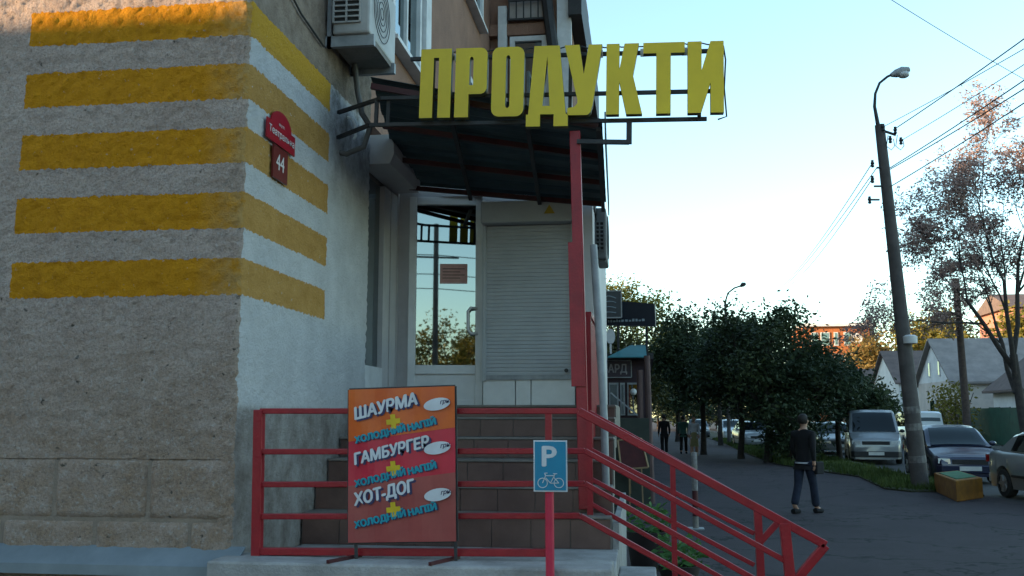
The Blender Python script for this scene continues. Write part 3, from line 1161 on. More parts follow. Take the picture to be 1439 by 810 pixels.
# thin black neon cable loops along the top and bottom edges
cb = [sp_(x, 1.0 + 0.035 * math.sin(x * 0.13) ** 2) + Vector((0, -0.02, 0)) for x in range(-2, 430, 8)]
MB().tube(cb, 0.006, 5).build('cable', M_dark, sg)
cb = [sp_(428, 1.0), sp_(431, 0.8), sp_(429, 0.4), sp_(432, 0.0), sp_(420, -0.04)]
MB().tube(cb, 0.007, 5).build('cable', M_dark, sg)
for x in (46, 253, 313, 371):
    MB().box(sp_(x, 0.87) + Vector((0, -0.02, 0)), sp_(x + 7, 0.98) + Vector((0, -0.005, 0))).build('clip', M_white, sg)

# ================================================================== AIR CONDITIONERS
def aircon(label, x0, y0, z0, dx, dy, dz, grp=None):
    a = thing('air_conditioner', label, 'air conditioner', (x0 + dx / 2, y0 + dy / 2, z0))
    ms = mat('ac_casing', (0.4, 0.39, 0.38), 0.5, (0.3, 0.29, 0.28), 3)
    MB().box((x0, y0, z0), (x0 + dx, y0 + dy, z0 + dz)).build('casing', ms, a, bevel=0.02)
    # side grille facing along the wall
    g = MB()
    gx0, gx1, gz0, gz1 = x0 + dx * 0.05, x0 + dx * 0.72, z0 + 0.1, z0 + dz * 0.72
    g.box((gx0, y0 - 0.004, gz0), (gx1, y0 - 0.0005, gz1))
    gr = g.build('grille', M_inside, a)
    n = 7
    for i in range(n + 1):
        z = gz0 + (gz1 - gz0) * i / n
        MB().box((gx0 - 0.012, y0 - 0.02, z - 0.007), (gx1 + 0.012, y0 - 0.002, z + 0.007)).build('slat', ms, gr)
    for xx in (gx0 - 0.012, (gx0 + gx1) / 2 - 0.008, gx1 + 0.002):
        MB().box((xx, y0 - 0.024, gz0), (xx + 0.014, y0 - 0.003, gz1)).build('mullion', ms, gr)
    # fan side
    f = MB()
    cy, cz = y0 + dy * 0.4, z0 + dz * 0.5
    for k in range(5):
        r_ = dz * 0.42 * (k + 1) / 5
        f.tube([(x0 + dx + 0.012, cy + r_ * math.cos(t_), cz + r_ * math.sin(t_)) for t_ in [i * 2 * math.pi / 24 for i in range(25)]], 0.004, 5, caps=False)
    f.build('fan_guard', M_dark, a)
    return a


pa = atx(456, 46, XF)
AX0, AY0 = XF + 0.07, pa.y
AZ0 = pa.z - 0.02
ac1 = aircon('grey air conditioner on an iron bracket beside the yellow stripes', AX0, AY0, AZ0, 0.33, 0.86, 0.62)
for yy in (AY0 + 0.03, AY0 + 0.72):
    g = MB()
    g.box((XF, yy, AZ0 - 0.1), (AX0 + 0.36, yy + 0.05, AZ0 - 0.003))
    g.box((XF + 0.012, yy, AZ0 - 0.1), (XF + 0.05, yy + 0.05, AZ0 + 0.6))
    g.build('bracket', M_grey, ac1)
MB().box((XF + 0.04, AY0 + 0.085, AZ0 - 0.05), (AX0 + 0.33, AY0 + 0.71, AZ0 - 0.012)).build('drip_tray', M_core, ac1)
hz = AZ0 - 0.06
MB().tube([(XF + 0.1, AY0 + 0.55, hz), (XF + 0.12, AY0 + 0.6, hz - 0.25), (XF + 0.16, AY0 + 0.62, hz - 0.45), (XF + 0.26, AY0 + 0.55, hz - 0.6), (XF + 0.22, AY0 + 0.5, hz - 0.8), (XF + 0.06, AY0 + 0.5, hz - 0.86), (XF - 0.02, AY0 + 0.5, hz - 0.84)], 0.026, 8).build('hose', mat('insulation_grey', (0.12, 0.115, 0.11), 0.8), ac1, smooth=60)
pw_ = atx(488, 168, XF)
MB().tube([pw_ + Vector((0, 0, 0.02)), pw_ + Vector((0.05, -0.02, 0.0)), pw_ + Vector((0.08, -0.02, -0.06)), pw_ + Vector((0.09, -0.02, -0.17)), pw_ + Vector((0.07, -0.02, -0.2))], 0.014, 8).build('drain_pipe', M_white, ac1, smooth=60)
MB().tube([atx(392, -30, XF) + Vector((0.03, 0, 0)), atx(420, 20, XF) + Vector((0.02, 0, 0)), atx(452, 66, XF) + Vector((0.02, 0, 0))], 0.009, 6).build('power_cable', M_dark, ac1)

pb_ = at(838, 366, 11.2)
ac2 = aircon('dark outdoor unit hung on the annex side wall below the canopy', XA + 0.01, 10.9, at(848, 366, 11.0).z, 0.12, 0.75, 0.6)
MB().box((XA, 10.95, at(848, 366, 11.0).z - 0.03), (XA + 0.12, 11.0, at(848, 366, 11.0).z - 0.003)).build('bracket', M_dark, ac2)
for ch in list(ac2.children) + [c2_ for c1_ in ac2.children for c2_ in c1_.children]:
    if not ch.name.startswith('grille'):
        ch.data.materials.clear()
        ch.data.materials.append(mat('unit_dark', (0.1, 0.105, 0.105), 0.6))

# ================================================================== STREET NAME AND HOUSE NUMBER PLATES
M_plate = mat('enamel_red', (0.33, 0.008, 0.022), 0.35, (0.28, 0.008, 0.02), 4)
M_plate2 = mat('enamel_maroon', (0.15, 0.02, 0.02), 0.35)
M_let = mat('white_letter', (0.62, 0.58, 0.57), 0.5, (0.55, 0.5, 0.5), 6)
XP = XF + 0.018
n0, n1 = atx(373, 190, XP), atx(412, 222, XP)
npl = thing('street_name_plate', 'arched red enamel street name plate on the striped corner', 'sign', n0)
zc0 = atx(373, 192, XP).z
zc1 = atx(373, 163, XP).z
zz0, hh = zc0, zc1 - zc0
y0, y1 = n0.y, n1.y
ym, yw_ = (y0 + y1) / 2, (y1 - y0)
outl = [(XP, y0, zz0), (XP, y1, zz0), (XP, y1, zz0 + hh)] + [(XP, ym + yw_ * 0.36 * math.cos(R(a)), zz0 + hh + yw_ * 0.2 * math.sin(R(a))) for a in range(0, 181, 15)] + [(XP, y0, zz0 + hh)]
MB().prism(outl, (0.012, 0, 0)).build('plate', M_plate, npl)
text_part('lettering', 'Театральна', frame3((XP + 0.013, y0 + 0.03, zz0 + hh * 0.38), (0, 1, 0), (0, 0, 1)), hh * 0.36, M_let, npl, 0.002, 0.015, width=yw_ * 0.9)
text_part('lettering', 'вул.', frame3((XP + 0.013, ym - 0.06, zz0 + hh * 0.98), (0, 1, 0), (0, 0, 1)), hh * 0.16, M_let, npl, 0.002, 0.0, width=yw_ * 0.2)
m0, m1 = atx(382, 248, XP), atx(402, 263, XP)
hnp = thing('house_number_plate', 'narrow maroon plate with house number 44 under the arched street name plate', 'sign', m0)
zt44 = zz0 - 0.012
MB().box((XP - 0.006, m0.y, m0.z), (XP + 0.008, m1.y, zt44)).build('plate', M_plate2, hnp)
text_part('lettering', '44', frame3((XP + 0.009, m0.y + 0.05, m0.z + (zt44 - m0.z) * 0.3), (0, 1, 0), (0, 0, 1)), (zt44 - m0.z) * 0.5, M_let, hnp, 0.002, 0.01, width=(m1.y - m0.y) * 0.55)

# ================================================================== FOOD BANNER
YB = 5.98
ban = thing('food_banner', 'orange and red food banner on a thin stand leaning at the porch railing', 'banner', at(565, 790, YB))
b00, b10, b01 = at(489, 763, YB), at(641, 761, YB), at(490, 548, YB)
bw = (b10 - b00).length
bh = (b01 - b00).length
bux = (b10 - b00).normalized()
buy = (b01 - b00).normalized()
buz = bux.cross(buy)


def bp_(u, v, d=0.0):
    # slight belly of the stretched vinyl
    belly = 0.012 * math.sin(math.pi * u) * math.sin(math.pi * v) + 0.003 * math.sin(u * 19 + v * 7)
    return b00 + bux * (u * bw) + buy * (v * bh) + buz * (d + belly)


def sheet(u0, v0, u1, v1, d, fn=None, nu=16, nv=12):
    g = MB()
    V, Fc = [], []
    for i in range(nu + 1):
        for j in range(nv + 1):
            u = u0 + (u1 - u0) * i / nu
            lo_, hi_ = (v0, v1) if fn is None else fn(u)
            V.append(bp_(u, lo_ + (hi_ - lo_) * j / nv, d))
    for i in range(nu):
        for j in range(nv):
            q = i * (nv + 1) + j
            Fc.append((q, q + nv + 1, q + nv + 2, q + 1))
    return g.add(V, Fc)


M_or = mat('vinyl_orange', (0.6, 0.11, 0.01), 0.38, (0.5, 0.075, 0.011), 4)
M_rd = mat('vinyl_red', (0.52, 0.018, 0.045), 0.38, (0.43, 0.016, 0.038), 4)
M_br = mat('vinyl_brown', (0.33, 0.07, 0.062), 0.38, (0.27, 0.052, 0.05), 4)
M_wh = mat('print_white', (0.6, 0.61, 0.64), 0.4)
M_sh = mat('print_shadow', (0.03, 0.025, 0.09), 0.4)
M_cy = mat('print_cyan', (0.0, 0.27, 0.36), 0.4)
M_pl = mat('print_plus', (0.62, 0.42, 0.01), 0.4)
c1 = lambda u: 0.655 + 0.075 * u
c2 = lambda u: 0.365 + 0.075 * u
cl = sheet(0, 0, 1, 1, 0, lambda u: (0.0, c2(u))).build('vinyl_panel', M_br, ban)
sheet(0, 0, 1, 1, 0, lambda u: (c2(u), c1(u))).build('vinyl_panel', M_rd, ban)
sheet(0, 0, 1, 1, 0, lambda u: (c1(u), 1.0)).build('vinyl_panel', M_or, ban)
for o in list(ban.children):
    sm = o.modifiers.new('solid', 'SOLIDIFY')
    sm.thickness = 0.002
    sm.offset = -1
rot = R(12)
tx = bux * math.cos(rot) + buy * math.sin(rot)
ty = -bux * math.sin(rot) + buy * math.cos(rot)


def btext(s, u, v, size, width, m, d, shear=0.0, bold=0.02, name='lettering'):
    return text_part(name, s, frame3(b00 + bux * (u * bw) + buy * (v * bh) + buz * d, tx, ty), size, m, ban, 0.0005, bold, shear, width)


for k, (word, v, wdt) in enumerate((('ШАУРМА', 0.80, 0.60), ('ГАМБУРГЕР', 0.505, 0.72), ('ХОТ-ДОГ', 0.24, 0.58))):
    hgt = bh * (0.078 if k != 1 else 0.072)
    btext(word, 0.09, v - 0.01, hgt, wdt * bw * 1.0, M_sh, 0.0145, 0.18, 0.055)
    btext(word, 0.07, v, hgt, wdt * bw * 1.0, M_wh, 0.0165, 0.18, 0.045)
    vp = v - 0.075 + (0.01 if k == 0 else 0.0)
    pc = b00 + bux * (0.43 * bw) + buy * ((vp + 0.045) * bh) + buz * 0.0155
    g = MB()
    tx2 = bux * math.cos(R(6)) + buy * math.sin(R(6))
    ty2 = -bux * math.sin(R(6)) + buy * math.cos(R(6))
    a_, t_ = 0.062 * bw * 1.05, 0.022 * bw * 1.05
    g.prism([pc + tx2 * x + ty2 * y for x, y in ((-a_, -t_), (-t_, -t_), (-t_, -a_), (t_, -a_), (t_, -t_), (a_, -t_), (a_, t_), (t_, t_), (t_, a_), (-t_, a_), (-t_, t_), (-a_, t_))], buz * 0.0012)
    g.build('plus_mark', M_pl, ban)
    vs_ = v - 0.145 - (0.01 if k == 0 else 0)
    btext('ХОЛОДНИЙ', 0.085, vs_ - 0.004, bh * 0.04, 0.48 * bw, M_sh, 0.0135, 0.0, 0.09)
    btext('ХОЛОДНИЙ', 0.075, vs_, bh * 0.042, 0.48 * bw, M_cy, 0.0155, 0.0, 0.07)
    btext('НАПІЙ', 0.585, vs_ + 0.068, bh * 0.04, 0.26 * bw, M_sh, 0.0135, 0.0, 0.09)
    btext('НАПІЙ', 0.575, vs_ + 0.072, bh * 0.042, 0.26 * bw, M_cy, 0.0155, 0.0, 0.07)
    ec = b00 + bux * (0.84 * bw) + buy * ((v + (0.085 if k == 0 else (0.095 if k == 1 else 0.06))) * bh) + buz * 0.019
    g = MB()
    tx3 = bux * math.cos(R(9)) + buy * math.sin(R(9))
    ty3 = -bux * math.sin(R(9)) + buy * math.cos(R(9))
    g.prism([ec + tx3 * (0.125 * bw * math.cos(R(a))) + ty3 * (0.04 * bh * math.sin(R(a))) for a in range(0, 360, 15)], buz * 0.0012)
    g.build('price_oval', M_wh, ban)
    text_part('lettering', 'грн.', frame3(ec + buz * 0.0016 + tx3 * (0.03 * bw) - ty3 * 0.004, tx3, ty3), bh * 0.028, M_sh, ban, 0.001, 0.03, 0.35, 0.095 * bw)
fr = MB()
fr.bar(b00 + buz * -0.02 - buy * 0.0, b01 + buz * -0.02, 0.018)
fr.bar(b10 + buz * -0.02, b10 + buy * bh + buz * -0.02, 0.018)
fr.bar(b00 + buz * -0.02, b10 + buz * -0.02, 0.018)
fr.bar(b01 + buz * -0.02, b01 + bux * bw + buz * -0.02, 0.018)
fr.build('stand_frame', M_dark, ban)
for px in (500, 640):
    MB().bar(at(px, 762, YB + 0.02), Vector((at(px, 762, YB).x, YB + 0.02, 0.815)), 0.018, up=(0, 1, 0)).build('leg', M_dark, ban)
    q = Vector((at(px, 762, YB).x, YB + 0.02, 0.822))
    MB().bar(q + Vector((0.0, 0.1, 0)), q + Vector((-0.12, -0.2, 0)), 0.02).build('foot', M_redd, ban)

# ================================================================== BICYCLE PARKING SIGN
YP = 5.72
bks = thing('bicycle_parking_sign', 'blue bicycle parking sign on a red pole in front of the porch', 'sign', (at(773, 700, YP).x, YP, 0))
M_blue = mat('sign_blue', (0.0, 0.19, 0.33), 0.4, (0.0, 0.16, 0.28), 3)
M_pole = mat('pale_red_paint', (0.52, 0.03, 0.07), 0.4, (0.42, 0.02, 0.05), 6)
k0, k1 = at(750, 691, YP - 0.03), at(797, 619, YP - 0.03)
MB().box((k0.x, YP - 0.034, k0.z), (k1.x, YP - 0.03, k1.z)).build('border', M_wh, bks)
pl = MB().box((k0.x + 0.008, YP - 0.037, k0.z + 0.008), (k1.x - 0.008, YP - 0.0345, k1.z - 0.008)).build('plate', M_blue, bks)
pw2, ph2 = k1.x - k0.x, k1.z - k0.z
text_part('lettering', 'P', frame3((k0.x + pw2 * 0.27, YP - 0.0375, k0.z + ph2 * 0.5), (1, 0, 0), (0, 0, 1)), ph2 * 0.4, M_wh, bks, 0.0002, 0.03, width=pw2 * 0.4)


def bk(u, v):
    return Vector((k0.x + pw2 * u, YP - 0.0385, k0.z + ph2 * v))


g = MB()
for cx in (0.27, 0.75):
    g.tube([bk(cx + 0.14 * math.cos(R(a)), 0.17 + 0.092 * math.sin(R(a))) for a in range(0, 361, 18)], 0.0026, 5, caps=False)
L_ = [((0.27, .17), (0.36, .31)), ((0.36, .31), (0.62, .31)), ((0.36, .27), (0.5, .165)), ((0.5, .165), (0.62, .31)), ((0.5, .165), (0.75, .17)), ((0.75, .17), (0.6, .28)), ((0.36, .31), (0.33, .36)), ((0.33, .36), (0.42, .36)), ((0.62, .31), (0.64, .345)), ((0.58, .35), (0.7, .35))]
for a_, b_ in L_:
    g.cyl(bk(*a_), bk(*b_), 0.0028, n=5)
g.build('bicycle_symbol', M_wh, bks)
pp = Vector((at(773, 700, YP).x, YP, 0))
MB().cyl((pp.x, YP, -0.02), (pp.x - 0.004, YP, k1.z - 0.03), 0.026, n=14).build('pole', M_pole, bks, smooth=40)

# ================================================================== PAWNSHOP ANNEX farther along
YQ = 20.0
pwn = thing('pawnshop_building', 'dark pawnshop front with teal awning and framed sign farther along the pavement', 'building', (-1.2, YQ, 0))
M_dwall = mat('dark_plum_wall', (0.06, 0.035, 0.045), 0.8, (0.04, 0.025, 0.03), 2)
xq = at(912, 540, YQ).x
zq = at(880, 506, YQ).z
MB().box((XF - 0.4, YQ + 0.02, 0), (xq, 33.5, zq)).build('wall', M_dwall, pwn)
MB().box((XF - 0.4, YQ - 0.3, zq), (xq + 0.1, 33.8, zq + 0.12)).build('roof', M_dark, pwn)
aw0, aw1 = at(868, 503, YQ - 0.5), at(909, 503, YQ - 0.5)
g = MB()
g.prism([(aw0.x - 0.2, YQ - 0.55, aw0.z), (aw1.x, YQ - 0.55, aw0.z), (aw1.x - 0.02, YQ + 0.02, aw0.z + 0.27), (aw0.x + 0.25, YQ + 0.02, aw0.z + 0.27)], (0, 0.012, 0.02))
g.build('awning', mat('teal_awning', (0.04, 0.2, 0.22), 0.5, (0.03, 0.15, 0.17), 4), pwn)
s0, s1 = at(812, 531, YQ - 0.03), at(887, 507, YQ - 0.03)
so = MB().box((s0.x, YQ - 0.05, s0.z), (s1.x, YQ + 0.0, s1.z)).build('sign_board', mat('sign_dark_wine', (0.035, 0.02, 0.035), 0.4), pwn)
g = MB()
for a_, b_ in (((s0.x, s0.z), (s1.x, s0.z)), ((s0.x, s1.z), (s1.x, s1.z)), ((s0.x, s0.z), (s0.x, s1.z)), ((s1.x, s0.z), (s1.x, s1.z))):
    g.bar((a_[0], YQ - 0.052, a_[1]), (b_[0], YQ - 0.052, b_[1]), 0.02)
g.build('sign_frame', M_grey, so)
text_part('lettering', 'ЛОМБАРД', frame3((s0.x + 0.07, YQ - 0.052, s0.z + 0.1), (1, 0, 0), (0, 0, 1)), 0.17, mat('sign_grey_letter', (0.3, 0.28, 0.3), 0.5), so, 0.004, 0.02, width=s1.x - s0.x - 0.16)
for a_, b_ in ((856, 869), (872, 878), (882, 900)):
    p0, p1 = at(a_, 584, YQ - 0.02), at(b_, 538, YQ - 0.02)
    f = MB()
    f.box((p0.x, YQ - 0.03, p0.z), (p1.x, YQ + 0.02, p1.z))
    fo = f.build('window', M_grey, pwn)
    MB().box((p0.x + 0.03, YQ - 0.036, p0.z + 0.04), (p1.x - 0.03, YQ - 0.031, p1.z - 0.04)).build('pane', G_win, fo)
MB().box((XF, YQ - 1.4, 0), (xq - 0.02, YQ + 0.01, at(880, 588, YQ - 1.4).z)).build('porch', mat('dark_porch', (0.05, 0.06, 0.05), 0.8), pwn)
g = MB()
pr0 = at(858, 552, YQ - 1.35)
g.bar(pr0, at(896, 584, YQ - 1.35), 0.03)
g.build('stair_rail', M_grey, pwn)
for px, py in ((899, 520), (909, 500)):
    p0 = at(px, py, YQ - 0.7)
    p1 = gnd(px + 9, 668)
    MB().cyl(p0, (p1.x - 0.12, YQ - 0.6, 0), 0.06, 0.07, n=10).build('awning_post', mat('brown_post', (0.13, 0.08, 0.075), 0.8), pwn)
MB().ball(at(890, 551, YQ - 0.12), 0.07).build('globe_lamp', M_white, pwn)

# roadside boards above the pawnshop
sb = thing('light_box_sign', 'small framed black sign board with pale curved stripes on the pawnshop roof', 'sign', at(858, 447, YQ - 0.4))
YR = YQ - 0.4
a0, a1 = at(839, 447, YR), at(873, 409, YR)
MB().box((a0.x, YR, a0.z), (a1.x, YR + 0.12, a1.z)).build('panel', mat('sign_black', (0.012, 0.018, 0.03), 0.35), sb)
g = MB()
for p, q in (((a0.x, a0.z), (a1.x, a0.z)), ((a0.x, a1.z), (a1.x, a1.z)), ((a0.x, a0.z), (a0.x, a1.z)), ((a1.x, a0.z), (a1.x, a1.z))):
    g.bar((p[0], YR - 0.004, p[1]), (q[0], YR - 0.004, q[1]), 0.025)
g.build('frame', M_grey, sb)
g = MB()
for z, b_ in ((0.72, 0.09), (0.56, 0.05), (0.36, 0.05), (0.18, 0.03)):
    pts = []
    for i in range(9):
        t_ = i / 8
        pts.append((a0.x + (a1.x - a0.x) * (0.16 + 0.62 * t_), YR - 0.004, a0.z + (a1.z - a0.z) * (z + b_ * math.sin(math.pi * t_))))
    g.tube(pts, 0.012, 5)
g.build('stripe_marks', mat('sign_pale', (0.22, 0.27, 0.3), 0.5), sb)
for x in (a0.x + 0.08, a1.x - 0.1):
    MB().box((x, YR + 0.13, zq + 0.1), (x + 0.04, YR + 0.17, a1.z - 0.1)).build('mast', M_dark, sb)
lb = thing('advertising_board', 'long black advertising board above the pawnshop beside the framed sign', 'sign', at(890, 460, YQ))
YR2 = YQ - 0.2
a0, a1 = at(846, 457, YR2), at(920, 428, YR2)
MB().prism([(a0.x, YR2, a0.z - 0.0), (a1.x, YR2 - 0.25, a0.z - 0.06), (a1.x, YR2 - 0.25, a1.z - 0.02), (a0.x, YR2, a1.z + 0.12)], (0.02, 0.14, 0)).build('panel', MATS['sign_black'], lb)
g = MB()
x = a0.x + 0.12
rng = random.Random(3)
while x < a1.x - 0.25:
    wd = rng.uniform(0.025, 0.06)
    f_ = (x - a0.x) / (a1.x - a0.x)
    g.box((x, YR2 - 0.25 * f_ - 0.012, a0.z + 0.05), (x + wd, YR2 - 0.25 * f_ + 0.01, a0.z + 0.05 + rng.uniform(0.03, 0.06)))
    x += wd + 0.02
g.build('small_print', MATS['sign_pale'], lb)
for x in (a0.x + 0.3, a1.x - 0.2):
    MB().box((x, YR2 + 0.16, zq + 0.1), (x + 0.05, YR2 + 0.21, a1.z - 0.1)).build('mast', M_dark, lb)
wl = at(858, 473, YQ - 0.35)
tag(MB().prism([(wl.x + 0.09 * math.cos(R(a)), YQ - 0.35, wl.z + 0.16 * max(-0.9, math.sin(R(a)) * 1.0)) for a in range(0, 360, 20)], (0, 0.06, 0)).box((wl.x - 0.02, YQ - 0.33, zq + 0.11), (wl.x + 0.02, YQ - 0.3, wl.z - 0.1)).build('sign_lamp', M_white), 'small white rounded lamp under the framed sign board', 'lamp')

# menu easel on the pavement
pe = gnd(889, 716)
ez = thing('menu_easel', 'tilted menu board in a thin wooden frame standing on the pavement', 'menu board', pe)
Ye = pe.y
e0, e1, e2, e3 = at(873, 660, Ye - 0.1), at(911, 657, Ye - 0.1), at(901, 616, Ye + 0.1), at(868, 619, Ye + 0.1)
M_wood = mat('pale_wood', (0.32, 0.22, 0.12), 0.7)
MB().prism([e0, e1, e2, e3], (0, 0.02, 0)).build('board', mat('board_maroon', (0.09, 0.02, 0.02), 0.7, (0.06, 0.015, 0.015), 9), ez)
for a_, b_ in ((e0, e1), (e1, e2), (e2, e3), (e3, e0)):
    MB().bar(a_, b_, 0.03).build('frame_bar', M_wood, ez)
for a_, dx in ((e0.lerp(e1, 0.3), 0.0), (e0.lerp(e1, 0.75), 0.02)):
    MB().bar(a_, (a_.x + dx, Ye - 0.1, 0.0), 0.025, up=(0, 1, 0)).build('leg', M_wood, ez)
MB().bar(e2.lerp(e3, 0.5), (e2.lerp(e3, 0.5).x, Ye + 0.5, 0), 0.025, up=(0, 1, 0)).build('leg', M_wood, ez)

# striped bollard
pbv = gnd(978, 744)
bo = thing('barrier_post', 'slim white and red banded post standing alone on the pavement', 'bollard', pbv)
zt_ = 1.15
for k in range(6):
    z0_, z1_ = k * zt_ / 6, (k + 1) * zt_ / 6
    MB().cyl((pbv.x, pbv.y, z0_ + 0.002), (pbv.x, pbv.y, z1_), 0.045, n=12).build('band', M_redd if k in (1, 2) else (mat('dirty_white', (0.26, 0.25, 0.25), 0.8, (0.14, 0.13, 0.13), 14) if k in (3, 5) else M_core), bo)
MB().box((pbv.x - 0.12, pbv.y - 0.12, 0), (pbv.x + 0.12, pbv.y + 0.12, 0.02)).build('foot_plate', M_grey, bo)


# flower tubs at the steps
def tub(x, y, r_, h, label, seed):
    t = thing('flower_tub', label, 'planter', (x, y, 0))
    MB().lathe((x, y, 0), [(r_ * 0.75, 0), (r_ * 0.85, h * 0.4), (r_, h), (r_ * 0.9, h), (r_ * 0.86, h - 0.05)], 20).build('tub', mat('tub_dark', (0.03, 0.022, 0.022), 0.7), t, smooth=40)
    rn = random.Random(seed)
    g = MB()
    for i in range(150):
        a, rr_ = rn.uniform(0, 6.28), r_ * math.sqrt(rn.random()) * 1.15
        p = Vector((x + rr_ * math.cos(a), y + rr_ * math.sin(a), h + rn.uniform(-0.05, 0.32) * (1.2 - rr_ / r_ * 0.6)))
        d = Vector((rn.gauss(0, 1), rn.gauss(0, 1), rn.uniform(-0.2, 0.9))).normalized()
        s_ = d.orthogonal().normalized() * rn.uniform(0.018, 0.035)
        L2 = rn.uniform(0.07, 0.15)
        g.add([p, p + d * L2 * 0.5 + s_, p + d * L2 - Vector((0, 0, 0.02)), p + d * L2 * 0.5 - s_], [(0, 1, 2, 3)])
    g.build('leaves', leaf_mat('tub_leaf', (0.03, 0.09, 0.02), (0.09, 0.2, 0.05)), t)


q1, q2 = gnd(912, 800), gnd(955, 822)
tub(q1.x, q1.y, 0.26, 0.42, 'dark flower tub with leafy green plants behind the stair railing', 1)
tub(q2.x, q2.y, 0.22, 0.2, 'low flower tub with a small green plant near the street steps', 2)
# ================================================================== CARS
G_car = glass_mat('car_glass', 0.0, (0.1, 0.11, 0.13))
M_tyre = mat('tyre', (0.02, 0.02, 0.02), 0.85)
M_rim = mat('rim', (0.35, 0.36, 0.37), 0.35, metal=0.6)
M_trim = mat('black_trim', (0.018, 0.018, 0.02), 0.55)
M_lamp = mat('lamp_lens', (0.5, 0.52, 0.53), 0.1, spec=0.8)
M_tail = mat('tail_lens', (0.3, 0.01, 0.01), 0.2)
M_np = mat('number_plate', (0.6, 0.6, 0.58), 0.4)


def interp(prof, y):
    if y <= prof[0][0]:
        return prof[0][1]
    for (a, b_), (c, d) in zip(prof[:-1], prof[1:]):
        if y <= c:
            t_ = (y - a) / (c - a)
            t_ = t_ * t_ * (3 - 2 * t_) * 0.35 + t_ * 0.65
            return b_ + (d - b_) * t_
    return prof[-1][1]


